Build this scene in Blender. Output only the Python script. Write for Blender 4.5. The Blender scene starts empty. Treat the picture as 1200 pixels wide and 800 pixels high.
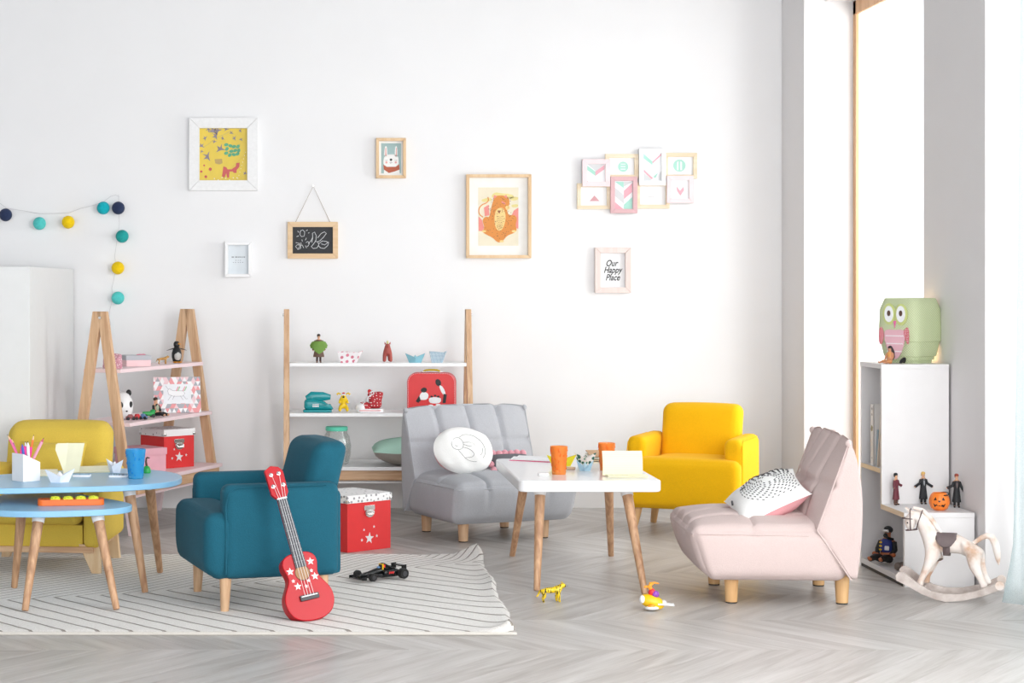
import bpy, bmesh, math, random
import numpy as np
from mathutils import Vector, Matrix, Euler

random.seed(7)
PI = math.pi
R = math.radians
# ------------------------------------------------------------ camera, light, exposure
F, XV, YH, H = 2250.0, 360.0, 332.0, 1.2        # focal length and vanishing point measured on the 1200 x 800 frame, eye height
scene = bpy.context.scene
cd = bpy.data.cameras.new('camera'); cam = bpy.data.objects.new('camera', cd)
scene.collection.objects.link(cam)
cam.location = (0, 0, H); cam.rotation_euler = (R(90), 0, 0)
cd.sensor_fit = 'HORIZONTAL'; cd.sensor_width = 36.0; cd.lens = 36.0 * F / 1200.0
cd.shift_x = (600 - XV) / 1200.0; cd.shift_y = -(400 - YH) / 1200.0
cd.clip_end = 200
scene.camera = cam

world = bpy.data.worlds.new('world'); scene.world = world; world.use_nodes = True
world.node_tree.nodes['Background'].inputs[0].default_value = (0.93, 0.965, 1.0, 1)
world.node_tree.nodes['Background'].inputs[1].default_value = 1.45

def area(name, loc, target, sx, sy, power, col=(1, 1, 1)):
    l = bpy.data.lights.new(name, 'AREA'); l.shape = 'RECTANGLE'; l.size = sx; l.size_y = sy
    l.energy = power; l.color = col
    o = bpy.data.objects.new(name, l); scene.collection.objects.link(o)
    o.location = loc
    o.rotation_euler = (Vector(target) - Vector(loc)).to_track_quat('-Z', 'Y').to_euler()
    return o
# daylight at the tall right-hand windows, plus an added fill lamp behind the camera
area('daylight_far_window', (3.3, 9.0, 1.45), (0, 8.9, 1.0), 1.5, 2.3, 40, (1, .99, .97))
area('daylight_near_window', (3.4, 4.7, 1.7), (0, 7.2, .8), 4.4, 2.8, 300, (1, .99, .98))
area('front_fill', (1.2, -1.2, 1.5), (.3, 9, .9), 7.5, 2.6, 300, (.97, .985, 1))
scene.view_settings.view_transform = 'Standard'
scene.view_settings.look = 'None'
scene.view_settings.gamma = 1
scene.view_settings.use_curve_mapping = False
scene.view_settings.exposure = 0.17

# ------------------------------------------------------------ measuring helpers
def W(x, y, Y): return Vector(((x - XV) * Y / F, Y, H - (y - YH) * Y / F))
def T(x, y, z=0.0):
    Y = F * (H - z) / (y - YH); return Vector(((x - XV) * Y / F, Y, z))

# ------------------------------------------------------------ materials
def lin(h):
    h = h.lstrip('#'); o = []
    for i in (0, 2, 4):
        c = int(h[i:i+2], 16) / 255.0
        o.append(c / 12.92 if c <= .04045 else ((c + .055) / 1.055) ** 2.4)
    return tuple(o) + (1,)
MATS = {}
class NT:
    def __init__(s, name):
        s.m = bpy.data.materials.new(name); s.m.use_nodes = True
        s.t = s.m.node_tree; s.b = s.t.nodes['Principled BSDF']; s.out = s.t.nodes['Material Output']
    def n(s, kind, **kw):
        nd = s.t.nodes.new(kind)
        for k, v in kw.items():
            if k.startswith('_'): setattr(nd, k[1:], v)
            else: nd.inputs[k.replace('__', ' ')].default_value = v
        return nd
    def l(s, a, b): s.t.links.new(a, b)
    def math(s, op, a, b=None, c=None):
        nd = s.t.nodes.new('ShaderNodeMath'); nd.operation = op
        for i, v in enumerate((a, b, c)):
            if v is None: continue
            if isinstance(v, (int, float)): nd.inputs[i].default_value = v
            else: s.l(v, nd.inputs[i])
        return nd.outputs[0]
    def ramp(s, fac, stops):
        nd = s.t.nodes.new('ShaderNodeValToRGB'); el = nd.color_ramp.elements
        while len(el) < len(stops): el.new(.5)
        for e, (p, c) in zip(el, stops): e.position = p; e.color = c
        s.l(fac, nd.inputs[0]); return nd.outputs[0]
    def bump(s, h, strength=.2, dist=.002):
        nd = s.n('ShaderNodeBump', Strength=strength, Distance=dist)
        s.l(h, nd.inputs['Height']); s.l(nd.outputs[0], s.b.inputs['Normal'])

def plain(name, col, rough=.5, metal=0, noise=.03, nscale=20, bump=0, trans=0, alpha=1, coat=0, emit=None, sheen=0):
    if name in MATS: return MATS[name]
    t = NT(name); b = t.b; c = lin(col)
    b.inputs['Roughness'].default_value = rough; b.inputs['Metallic'].default_value = metal
    b.inputs['Coat Weight'].default_value = coat
    if sheen: b.inputs['Sheen Weight'].default_value = sheen
    tc = t.n('ShaderNodeTexCoord')
    ns = t.n('ShaderNodeTexNoise', Scale=nscale, Detail=3.0); t.l(tc.outputs['Object'], ns.inputs['Vector'])
    lo = tuple(max(0, v * (1 - noise)) for v in c[:3]) + (1,); hi = tuple(min(1, v * (1 + noise)) for v in c[:3]) + (1,)
    t.l(t.ramp(ns.outputs[0], [(.3, lo), (.7, hi)]), b.inputs['Base Color'])
    if bump: t.bump(ns.outputs[0], bump, .002)
    if trans:
        b.inputs['Transmission Weight'].default_value = trans; b.inputs['IOR'].default_value = 1.25
    if emit:
        b.inputs['Emission Color'].default_value = lin(emit[0]); b.inputs['Emission Strength'].default_value = emit[1]
    MATS[name] = t.m; return t.m

def fabric(name, col, scale=260, var=.10, bump=.35, rough=.92, sheen=.04):
    if name in MATS: return MATS[name]
    t = NT(name); b = t.b; c = lin(col); b.inputs['Roughness'].default_value = rough
    b.inputs['Sheen Weight'].default_value = sheen; b.inputs['Specular IOR Level'].default_value = .2
    tc = t.n('ShaderNodeTexCoord')
    a = t.n('ShaderNodeTexNoise', Scale=scale, Detail=2.0); t.l(tc.outputs['Object'], a.inputs['Vector'])
    big = t.n('ShaderNodeTexNoise', Scale=9.0, Detail=3.0); t.l(tc.outputs['Object'], big.inputs['Vector'])
    s = t.math('ADD', t.math('MULTIPLY', a.outputs[0], .7), t.math('MULTIPLY', big.outputs[0], .3))
    lo = tuple(v * (1 - var) for v in c[:3]) + (1,); hi = tuple(min(1, v * (1 + var)) for v in c[:3]) + (1,)
    t.l(t.ramp(s, [(.32, lo), (.68, hi)]), b.inputs['Base Color'])
    t.bump(t.math('ADD', a.outputs[0], t.math('MULTIPLY', big.outputs[0], 3.0)), bump, .0025)
    MATS[name] = t.m; return t.m

def wood(name, c1, c2, axis='Z', scale=1.0, rough=.5):
    if name in MATS: return MATS[name]
    t = NT(name); b = t.b; b.inputs['Roughness'].default_value = rough
    tc = t.n('ShaderNodeTexCoord'); mp = t.n('ShaderNodeMapping')
    k = 60 * scale; sc = [k, k, k]; sc['XYZ'.index(axis)] = 4 * scale
    mp.inputs['Scale'].default_value = sc
    oi = t.n('ShaderNodeObjectInfo'); t.l(tc.outputs['Object'], mp.inputs['Vector'])
    ns = t.n('ShaderNodeTexNoise', _noise_dimensions='4D', Scale=1.0, Detail=4.0, Distortion=.6)
    t.l(mp.outputs[0], ns.inputs['Vector']); t.l(t.math('MULTIPLY', oi.outputs['Random'], 40.0), ns.inputs['W'])
    t.l(t.ramp(ns.outputs[0], [(.35, lin(c2)), (.62, lin(c1))]), b.inputs['Base Color'])
    t.bump(ns.outputs[0], .12, .001)
    MATS[name] = t.m; return t.m

def clear(name, tint, mixf=.82, rough=.04):
    """thin tinted plastic or glass: see-through with a glossy skin"""
    if name in MATS: return MATS[name]
    t = NT(name); t.t.nodes.remove(t.b)
    tr = t.n('ShaderNodeBsdfTransparent'); tr.inputs[0].default_value = tuple(c ** .2 for c in lin(tint)[:3]) + (1,)
    gl = t.n('ShaderNodeBsdfGlossy'); gl.inputs['Roughness'].default_value = rough
    df = t.n('ShaderNodeBsdfDiffuse'); df.inputs[0].default_value = lin(tint)
    lw = t.n('ShaderNodeLayerWeight', Blend=.35)
    m1 = t.n('ShaderNodeMixShader'); m1.inputs[0].default_value = 1 - mixf
    t.l(tr.outputs[0], m1.inputs[1]); t.l(df.outputs[0], m1.inputs[2])
    m2 = t.n('ShaderNodeMixShader'); t.l(t.math('MULTIPLY', lw.outputs['Fresnel'], .35), m2.inputs[0])
    t.l(m1.outputs[0], m2.inputs[1]); t.l(gl.outputs[0], m2.inputs[2])
    t.l(m2.outputs[0], t.out.inputs[0])
    MATS[name] = t.m; return t.m

# ------------------------------------------------------------ mesh builder
class MB:
    def __init__(s): s.v = []; s.f = []; s.mi = []; s.M = Matrix()
    def at(s, loc=(0, 0, 0), rot=(0, 0, 0), sc=1.0):
        s.M = Matrix.Translation(loc) @ Euler(rot).to_matrix().to_4x4() @ Matrix.Scale(sc, 4); return s
    def add(s, vs, fs, m=0):
        k = len(s.v); M = s.M
        s.v += [tuple(M @ Vector(p)) for p in vs]
        s.f += [tuple(i + k for i in f) for f in fs]; s.mi += [m] * len(fs); return s
    def box(s, c, d, m=0, rot=None):
        q = Euler(rot).to_matrix() if rot else Matrix.Identity(3)
        vs = [Vector(c) + q @ Vector((a * d[0] / 2, b * d[1] / 2, e * d[2] / 2)) for a in (-1, 1) for b in (-1, 1) for e in (-1, 1)]
        return s.add(vs, [(0, 1, 3, 2), (4, 6, 7, 5), (0, 4, 5, 1), (2, 3, 7, 6), (0, 2, 6, 4), (1, 5, 7, 3)], m)
    def span(s, a, b, m=0):
        return s.box([(a[i] + b[i]) / 2 for i in range(3)], [abs(b[i] - a[i]) for i in range(3)], m)
    def tube(s, pts, r, n=10, m=0, sq=1.0):
        pts = [Vector(p) for p in pts]
        if isinstance(r, (int, float)): r = [r] * len(pts)
        vs = []; fs = []; t0 = (pts[1] - pts[0]).normalized()
        up = Vector((0, 0, 1)) if abs(t0.z) < .9 else Vector((0, 1, 0))
        nrm = t0.cross(up).normalized()
        for i, p in enumerate(pts):
            a = pts[max(0, i - 1)]; b = pts[min(len(pts) - 1, i + 1)]
            t = (b - a).normalized() if (b - a).length > 1e-9 else t0
            nrm = (nrm - t * nrm.dot(t)).normalized(); bi = t.cross(nrm)
            for k in range(n):
                an = 2 * PI * k / n
                vs.append(p + nrm * math.cos(an) * r[i] + bi * math.sin(an) * r[i] * sq)
        L = len(pts)
        for i in range(L - 1):
            for k in range(n):
                fs.append((i * n + k, i * n + (k + 1) % n, (i + 1) * n + (k + 1) % n, (i + 1) * n + k))
        fs.append(tuple(range(n - 1, -1, -1))); fs.append(tuple((L - 1) * n + k for k in range(n)))
        return s.add(vs, fs, m)
    def lathe(s, prof, n=24, m=0, c=(0, 0, 0), sx=1, sy=1, pw=None, ph=0.0):
        vs = []; fs = []
        for (r, z) in prof:
            for k in range(n):
                a = 2 * PI * k / n + ph; ca, sa = math.cos(a), math.sin(a); q = 1.0
                if pw: q = 1 / (abs(ca) ** pw + abs(sa) ** pw) ** (1 / pw)
                vs.append((c[0] + r * ca * sx * q, c[1] + r * sa * sy * q, c[2] + z))
        for i in range(len(prof) - 1):
            for k in range(n):
                fs.append((i * n + k, i * n + (k + 1) % n, (i + 1) * n + (k + 1) % n, (i + 1) * n + k))
        if prof[0][0] > 1e-5: fs.append(tuple(range(n - 1, -1, -1)))
        if prof[-1][0] > 1e-5: fs.append(tuple((len(prof) - 1) * n + k for k in range(n)))
        return s.add(vs, fs, m)
    def ell(s, c, r, n=16, m=0, rot=None):
        if isinstance(r, (int, float)): r = (r, r, r)
        q = Euler(rot).to_matrix() if rot else Matrix.Identity(3); h = n // 2
        vs = [Vector(c) + q @ Vector((0, 0, -r[2]))]
        for i in range(1, h):
            ph = PI * i / h - PI / 2
            for k in range(n):
                a = 2 * PI * k / n
                vs.append(Vector(c) + q @ Vector((math.cos(ph) * math.cos(a) * r[0], math.cos(ph) * math.sin(a) * r[1], math.sin(ph) * r[2])))
        vs.append(Vector(c) + q @ Vector((0, 0, r[2]))); e = len(vs) - 1; fs = []
        for k in range(n):
            fs.append((0, 1 + (k + 1) % n, 1 + k)); fs.append((e, e - n + k, e - n + (k + 1) % n))
        for i in range(h - 2):
            for k in range(n):
                a = 1 + i * n + k; b = 1 + i * n + (k + 1) % n; fs.append((a, b, b + n, a + n))
        return s.add(vs, fs, m)
    def prism(s, pts, y0, y1, m=0):            # outline in XZ, thickness along Y
        n = len(pts); vs = [(p[0], y0, p[1]) for p in pts] + [(p[0], y1, p[1]) for p in pts]
        return s.add(vs, [tuple(range(n)), tuple(range(2 * n - 1, n - 1, -1))] + [(i, i + n, (i + 1) % n + n, (i + 1) % n) for i in range(n)], m)
    def slab(s, pts, z0, z1, m=0):             # outline in XY, thickness along Z
        n = len(pts); vs = [(p[0], p[1], z0) for p in pts] + [(p[0], p[1], z1) for p in pts]
        return s.add(vs, [tuple(range(n - 1, -1, -1)), tuple(range(n, 2 * n))] + [(i, (i + 1) % n, (i + 1) % n + n, i + n) for i in range(n)], m)
    def flat(s, pts, y, m=0):                  # printed shape in XZ
        return s.add([(p[0], y, p[1]) for p in pts], [tuple(range(len(pts)))], m)
    def disc(s, cx, cz, rx, rz, y, m=0, n=18, rot=0):
        return s.flat([(cx + rx * math.cos(a) * math.cos(rot) - rz * math.sin(a) * math.sin(rot),
                        cz + rx * math.cos(a) * math.sin(rot) + rz * math.sin(a) * math.cos(rot)) for a in [2 * PI * k / n for k in range(n)]], y, m)
    def stroke(s, pts, w, y, m=0):             # printed line in XZ
        P = [Vector((p[0], p[1])) for p in pts]; vs = []; fs = []
        for i, p in enumerate(P):
            d = (P[min(i + 1, len(P) - 1)] - P[max(i - 1, 0)])
            d = d.normalized() if d.length > 1e-9 else Vector((1, 0)); nn = Vector((-d.y, d.x)) * w / 2
            vs += [(p.x + nn.x, y, p.y + nn.y), (p.x - nn.x, y, p.y - nn.y)]
        for i in range(len(P) - 1): fs.append((2 * i, 2 * i + 1, 2 * i + 3, 2 * i + 2))
        return s.add(vs, fs, m)
    def star(s, cx, cz, r, y0, y1, m=0, rot=0):
        pts = [(cx + (r if k % 2 == 0 else r * .42) * math.sin(rot + PI * k / 5), cz + (r if k % 2 == 0 else r * .42) * math.cos(rot + PI * k / 5)) for k in range(10)]
        return s.prism(pts, y0, y1, m)
    def soft(s, size, r, n=(16, 16, 12), fn=None, c=(0, 0, 0), m=0):
        """rounded block: dense surface grid, corners rounded by r, then shaped by fn(p, abc)"""
        hx, hy, hz = [d / 2 for d in size]; idx = {}; vs = []; fs = []
        def vert(i, j, k):
            key = (i, j, k)
            if key in idx: return idx[key]
            a, b, cc = 2 * i / n[0] - 1, 2 * j / n[1] - 1, 2 * k / n[2] - 1
            e = lambda t: math.copysign(1 - (1 - abs(t)) ** 1.35, t)
            a, b, cc = e(a), e(b), e(cc)
            p = Vector((a * hx, b * hy, cc * hz))
            q = Vector((max(-hx + r, min(hx - r, p.x)), max(-hy + r, min(hy - r, p.y)), max(-hz + r, min(hz - r, p.z))))
            d = p - q
            if d.length > 1e-9: p = q + d.normalized() * min(r, r)
            if fn: p = Vector(fn(p, (a, b, cc)))
            idx[key] = len(vs); vs.append(p + Vector(c)); return idx[key]
        nx, ny, nz = n
        for i in range(nx):
            for j in range(ny):
                fs.append((vert(i, j, 0), vert(i, j + 1, 0), vert(i + 1, j + 1, 0), vert(i + 1, j, 0)))
                fs.append((vert(i, j, nz), vert(i + 1, j, nz), vert(i + 1, j + 1, nz), vert(i, j + 1, nz)))
            for k in range(nz):
                fs.append((vert(i, 0, k), vert(i + 1, 0, k), vert(i + 1, 0, k + 1), vert(i, 0, k + 1)))
                fs.append((vert(i, ny, k), vert(i, ny, k + 1), vert(i + 1, ny, k + 1), vert(i + 1, ny, k)))
        for j in range(ny):
            for k in range(nz):
                fs.append((vert(0, j, k), vert(0, j, k + 1), vert(0, j + 1, k + 1), vert(0, j + 1, k)))
                fs.append((vert(nx, j, k), vert(nx, j + 1, k), vert(nx, j + 1, k + 1), vert(nx, j, k + 1)))
        return s.add(vs, fs, m)
    def text(s, body, size, y, m=0, c=(0, 0), shear=0, sx=1.0, off=0.0):
        cu = bpy.data.curves.new('txt', 'FONT'); cu.body = body; cu.size = size; cu.align_x = 'CENTER'; cu.align_y = 'CENTER'
        cu.shear = shear; cu.offset = off
        o = bpy.data.objects.new('txt', cu); scene.collection.objects.link(o)
        me = o.to_mesh()
        s.add([(v.co.x * sx + c[0], y, v.co.y + c[1]) for v in me.vertices], [tuple(p.vertices) for p in me.polygons], m)
        o.to_mesh_clear(); bpy.data.objects.remove(o); bpy.data.curves.remove(cu); return s
    def build(s, name, mats, parent=None, loc=None, rz=0, rot=None, bevel=0, seg=2, ang=40, sub=0, recalc=True):
        me = bpy.data.meshes.new(name); me.from_pydata(s.v, [], s.f)
        if not isinstance(mats, (list, tuple)): mats = [mats]
        for mt in mats: me.materials.append(mt)
        me.polygons.foreach_set('material_index', s.mi)
        if recalc:
            bm = bmesh.new(); bm.from_mesh(me); bmesh.ops.recalc_face_normals(bm, faces=bm.faces); bm.to_mesh(me); bm.free()
        me.polygons.foreach_set('use_smooth', [True] * len(me.polygons))
        me.set_sharp_from_angle(angle=R(ang)); me.update()
        o = bpy.data.objects.new(name, me); scene.collection.objects.link(o)
        if parent: o.parent = parent
        if loc is not None: o.location = loc
        o.rotation_euler = rot if rot else (0, 0, rz)
        if bevel:
            b = o.modifiers.new('bevel', 'BEVEL'); b.width = bevel; b.segments = seg; b.limit_method = 'ANGLE'; b.angle_limit = R(35); b.harden_normals = True
        if sub:
            b = o.modifiers.new('sub', 'SUBSURF'); b.levels = sub; b.render_levels = sub
        return o

def tag(o, label, cat, group=None, kind=None):
    o['label'] = label; o['category'] = cat
    if group: o['group'] = group
    if kind: o['kind'] = kind
    return o
def thing(name, label, cat, loc=(0, 0, 0), rz=0, group=None, rot=None):
    o = bpy.data.objects.new(name, None); scene.collection.objects.link(o); o.empty_display_size = .05
    o.location = loc; o.rotation_euler = rot if rot else (0, 0, rz); return tag(o, label, cat, group)
def struct(o): o['kind'] = 'structure'; return o
def lab(o, s): o['label'] = s; return o
def skin(name, joints, edges, radii, mat, parent=None, sub=1, root=0, rot=None, loc=None):
    """one continuous figure: joints joined by edges, thickness per joint"""
    me = bpy.data.meshes.new(name); me.from_pydata([tuple(j) for j in joints], edges, []); me.materials.append(mat)
    o = bpy.data.objects.new(name, me); scene.collection.objects.link(o)
    if parent: o.parent = parent
    if loc is not None: o.location = loc
    if rot: o.rotation_euler = rot
    md = o.modifiers.new('skin', 'SKIN'); md.use_smooth_shade = True
    sv = me.skin_vertices[0].data
    for i, r in enumerate(radii): sv[i].radius = (r, r) if isinstance(r, (int, float)) else r
    for i in range(len(joints)): sv[i].use_root = (i == root)
    if sub:
        b = o.modifiers.new('sub', 'SUBSURF'); b.levels = sub; b.render_levels = sub
    return o
def smooth_closed(pts, k=3):
    """Chaikin corner cutting of a closed outline"""
    for _ in range(k):
        q = []
        for i in range(len(pts)):
            a, b = Vector(pts[i]), Vector(pts[(i + 1) % len(pts)]); q += [tuple(a * .75 + b * .25), tuple(a * .25 + b * .75)]
        pts = q
    return pts
def rrect(w, h, r, n=6, cx=0, cz=0):
    o = []
    for sx, sz, a0 in ((1, 1, 0), (-1, 1, 90), (-1, -1, 180), (1, -1, 270)):
        for k in range(n + 1):
            a = R(a0 + 90 * k / n); o.append((cx + sx * (w / 2 - r) + r * math.cos(a), cz + sz * (h / 2 - r) + r * math.sin(a)))
    return o

# ------------------------------------------------------------ shared materials
m_wall = plain('white wall paint', '#f1f1f2', .8, noise=.01, nscale=3, bump=.03)
m_wallr = plain('shade-greyed wall paint', '#e9e7e7', .8, noise=.01, nscale=3, bump=.03)  # wall white with the right wall's shade put into its colour
m_white = plain('white lacquer', '#f3f3f4', .35, noise=.01)
m_whitewood = plain('white painted wood', '#efefef', .5, noise=.03, nscale=60, bump=.1)
m_oak = wood('oak', '#dcb893', '#c59a75', 'Z')
m_leg = wood('leg oak', '#cfa580', '#a87d5c', 'Z')
m_oakx = wood('oak along x', '#dcb893', '#c59a75', 'X')
m_oaky = wood('oak along y', '#dcb893', '#c59a75', 'Y')
m_beech = wood('pale beech', '#dfb581', '#cfa06b', 'Z', .6)
m_pine = wood('pale pine', '#e6c9a2', '#dcb88c', 'X', .6)
m_pinez = wood('pale pine upright', '#e6c9a2', '#dcb88c', 'Z', .6)
m_chrome = plain('chrome', '#d8d8d8', .18, metal=1)
m_dark = plain('matt black', '#17181a', .5)
m_black = plain('glossy black plastic', '#101214', .3)
m_red = plain('bright red', '#dc2b2b', .45)
m_paper = plain('white paper', '#f2f3f5', .7)
m_cream = plain('cream paper', '#f3efcf', .75)
m_gold = plain('yellow plastic', '#eebf12', .35)
m_silver = plain('silver print', '#e4e4e6', .35, metal=.2)
m_skin = plain('toy skin tone', '#d9a074', .5)
# ============================================================ THE SETTING
WY = F / 219.0                      # distance of the back wall
XR = 2.646                          # face of the right-hand pier
# --- floor slab with chevron planks
fl = struct(MB().span((-4.6, -2.2, -.12), (3.3, WY + .2, -.0125)).build('floor', plain('floor joint', '#8e8985', .8)))
def plank_mat(name):
    t = NT(name); b = t.b
    tc = t.n('ShaderNodeTexCoord'); oi = t.n('ShaderNodeObjectInfo')
    mp = t.n('ShaderNodeMapping'); mp.inputs['Scale'].default_value = (1.6, 17, 1); t.l(tc.outputs['Object'], mp.inputs['Vector'])
    n1 = t.n('ShaderNodeTexNoise', _noise_dimensions='4D', Scale=1.0, Detail=5.0, Distortion=.9)
    w = t.math('MULTIPLY', oi.outputs['Random'], 60.0); t.l(mp.outputs[0], n1.inputs['Vector']); t.l(w, n1.inputs['W'])
    mp2 = t.n('ShaderNodeMapping'); mp2.inputs['Scale'].default_value = (5, 120, 1); t.l(tc.outputs['Object'], mp2.inputs['Vector'])
    n2 = t.n('ShaderNodeTexNoise', _noise_dimensions='4D', Scale=1.0, Detail=3.0); t.l(mp2.outputs[0], n2.inputs['Vector']); t.l(w, n2.inputs['W'])
    s = t.math('ADD', t.math('MULTIPLY', n1.outputs[0], .7), t.math('MULTIPLY', n2.outputs[0], .3))
    s = t.math('ADD', s, t.math('MULTIPLY', t.math('SUBTRACT', oi.outputs['Random'], .5), .14))
    t.l(t.ramp(s, [(.30, lin('#a39d98')), (.48, lin('#b9b5b1')), (.70, lin('#cbc8c5'))]), b.inputs['Base Color'])
    t.l(t.ramp(n1.outputs[0], [(.3, (.42,) * 3 + (1,)), (.7, (.30,) * 3 + (1,))]), b.inputs['Roughness'])
    t.bump(s, .12, .001)
    return t.m
m_plank = plank_mat('grey washed plank')
BW, LT, PT = .56, .42, .17           # band depth, sideways run of a plank over the band, pitch along X
ang = math.atan2(BW, LT)
def plank_mesh(sgn):
    # local X runs along the plank; ends are cut parallel to the bands
    g = .0008; mb = MB(); rot = Matrix.Rotation(-sgn * ang, 2) if sgn > 0 else Matrix.Rotation(ang, 2)
    pts = [(-PT / 2 + g, -0.0 + g), (PT / 2 - g, g), (PT / 2 - g + sgn * LT, BW - g), (-PT / 2 + g + sgn * LT, BW - g)]
    a = ang if sgn > 0 else PI - ang
    rr = Matrix.Rotation(-a, 2)
    q = [rr @ Vector(p) for p in pts]
    mb.slab([(p.x, p.y) for p in q], -.012, 0)
    me = bpy.data.meshes.new('plank'); me.from_pydata(mb.v, [], mb.f); me.materials.append(m_plank)
    bm = bmesh.new(); bm.from_mesh(me); bmesh.ops.recalc_face_normals(bm, faces=bm.faces); bm.to_mesh(me); bm.free()
    return me, a
pm = {1: plank_mesh(1), -1: plank_mesh(-1)}
Y0 = F * H / (761 - YH)              # one band edge read off the floor
rest = MB(); cnt = 0
for band in range(-12, 8):
    yb = Y0 + band * BW; sgn = -1 if band % 2 == 0 else 1
    if yb > WY: continue
    off = .0 if sgn > 0 else LT
    for k in range(-32, 20):
        x = k * PT + (0 if sgn > 0 else LT)
        xm = x + sgn * LT / 2; ym = yb + BW / 2
        if xm < -4.5 or xm > 3.2: continue
        px = XV + F * xm / max(ym, .1) if ym > .5 else 9999
        near = band >= -1 and -70 < px < 1270
        if near and cnt < 292:
            me, a = pm[sgn]; o = bpy.data.objects.new('plank', me); scene.collection.objects.link(o)
            o.location = (x, yb, 0); o.rotation_euler = (0, 0, a); o.parent = fl; cnt += 1
        else:
            g = .0008
            rest.slab([(x - PT / 2 + g, yb + g), (x + PT / 2 - g, yb + g), (x + PT / 2 - g + sgn * LT, yb + BW - g), (x - PT / 2 + g + sgn * LT, yb + BW - g)], -.012, 0)
o = rest.build('floor_planks', m_plank, fl); o['kind'] = 'stuff'
print('planks', cnt)

# --- walls
struct(MB().span((-4.6, WY, -.12), (3.3, WY + .2, 3.2)).build('wall_back', m_wall))
struct(MB().span((-4.8, -2.2, -.12), (-4.6, WY + .2, 3.2)).build('wall_left', m_wall))
struct(MB().span((-4.8, -2.2, 3.1), (3.3, WY + .2, 3.3)).build('ceiling', plain('low-bounce ceiling grey', '#b4b5b8', .9, noise=.01)))  # ceiling out of view, greyed to cut bounce and darken the upper wall
wr = MB()
XF = 2.539                           # far stretch of the right wall, beside the window
YJ = F * XF / (942 - XV)             # far jamb of the window
PY0, PY1 = 7.495, 8.245              # pier between the two windows
wr.span((XF, YJ, -.12), (3.05, WY, 3.1))
wr.span((XR, PY0, -.12), (3.05, PY1, 3.1))
wr.span((XR, -2.2, -.12), (3.05, 1.8, 3.1))
wr.span((XR, PY1, 2.64), (3.05, YJ, 3.1)); wr.span((XR, 1.8, 2.9), (3.05, PY0, 3.1))
struct(wr.build('wall_right', m_wallr, bevel=.004))
struct(MB().span((3.05, PY1, -.1), (3.1, YJ, 0)).build('trim_sill', m_white))
# windows: oak-framed far window, near window behind the curtains
m_glass = clear('window glass', '#f8fbfb', .97, .02)
w1 = struct(bpy.data.objects.new('window_1', None)); scene.collection.objects.link(w1); w1.location = (2.82, (PY1 + YJ) / 2, 0)
yh_ = (YJ - PY1) / 2
fr = MB(); fr.span((-.03, yh_ - .05, 0), (-.012, yh_, 2.64)); fr.span((-.03, -yh_, 0), (-.012, -yh_ + .05, 2.64))
fr.span((-.03, -yh_, 2.57), (-.012, yh_, 2.64)); fr.span((-.03, -yh_, 0), (-.012, yh_, .06))
fr.build('window_frame', wood('window oak', '#e0b48a', '#cf9f74', 'Z', .3), w1, bevel=.003)
MB().span((-.004, -yh_ + .05, .06), (.004, yh_ - .05, 2.56)).build('pane', m_glass, w1)
w2 = struct(bpy.data.objects.new('window_2', None)); scene.collection.objects.link(w2); w2.location = (2.9, (1.8 + PY0) / 2, 0)
h2 = (PY0 - 1.8) / 2; fr = MB()
for yy in np.linspace(-h2, h2 - .06, 5): fr.span((-.03, yy, 0), (.03, yy + .06, 2.9))
fr.span((-.03, -h2, 2.82), (.03, h2, 2.9)); fr.span((-.03, -h2, 0), (.03, h2, .06))
fr.build('window_frame', m_white, w2)
MB().span((-.004, -h2, .06), (.004, h2, 2.82)).build('pane', m_glass, w2)

# --- curtains at the near window
def cloth(name, x0, y0, x1, y1, z0, z1, waves, amp, mat, label, flare=0.0, pool=0.0, n=120, m=40):
    vs = []; fs = []; d = Vector((x1 - x0, y1 - y0)); L = d.length; d.normalize(); nn = Vector((d.y, -d.x))
    for j in range(m + 1):
        t = j / m; z = z0 + (z1 - z0) * t; k = (1 - t) ** 3
        for i in range(n + 1):
            s = i / n; a = amp * (.6 + .8 * (1 - t)) * math.sin(2 * PI * waves * s + .6 * math.sin(5 * s + 2 * t)) + .012 * math.sin(17 * s + 3 * t)
            p = Vector((x0, y0)) + d * (L * s) + nn * (a + flare * k * (1 - s) + pool * max(0, 1 - t * 14) * (.5 + .5 * math.sin(29 * s)))
            vs.append((p.x, p.y, z))
    for j in range(m):
        for i in range(n):
            a = j * (n + 1) + i; fs.append((a, a + 1, a + n + 2, a + n + 1))
    mb = MB(); mb.add(vs, fs); o = mb.build(name, mat, ang=180)
    sd = o.modifiers.new('thick', 'SOLIDIFY'); sd.thickness = .001
    return tag(o, label, 'curtain')
def sheer(name, col, alpha):
    t = NT(name); t.t.nodes.remove(t.b)
    tr = t.n('ShaderNodeBsdfTransparent'); tl = t.n('ShaderNodeBsdfTranslucent'); tl.inputs[0].default_value = lin(col)
    df = t.n('ShaderNodeBsdfDiffuse'); df.inputs[0].default_value = lin(col)
    a = t.n('ShaderNodeMixShader'); a.inputs[0].default_value = .5; t.l(tl.outputs[0], a.inputs[1]); t.l(df.outputs[0], a.inputs[2])
    tc = t.n('ShaderNodeTexCoord'); wv = t.n('ShaderNodeTexNoise', Scale=300.0); t.l(tc.outputs['Object'], wv.inputs['Vector'])
    fac = t.math('ADD', t.math('MULTIPLY', wv.outputs[0], .2), alpha - .1)
    b = t.n('ShaderNodeMixShader'); t.l(fac, b.inputs[0]); t.l(tr.outputs[0], b.inputs[1]); t.l(a.outputs[0], b.inputs[2])
    t.l(b.outputs[0], t.out.inputs[0]); return t.m
cloth('curtain', 2.79, 7.46, 2.80, 2.0, .015, 2.88, 16, .03, sheer('white voile', '#fbfbfb', .6), 'floor-length white voile curtain at the near window, right of the pier')
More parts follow.
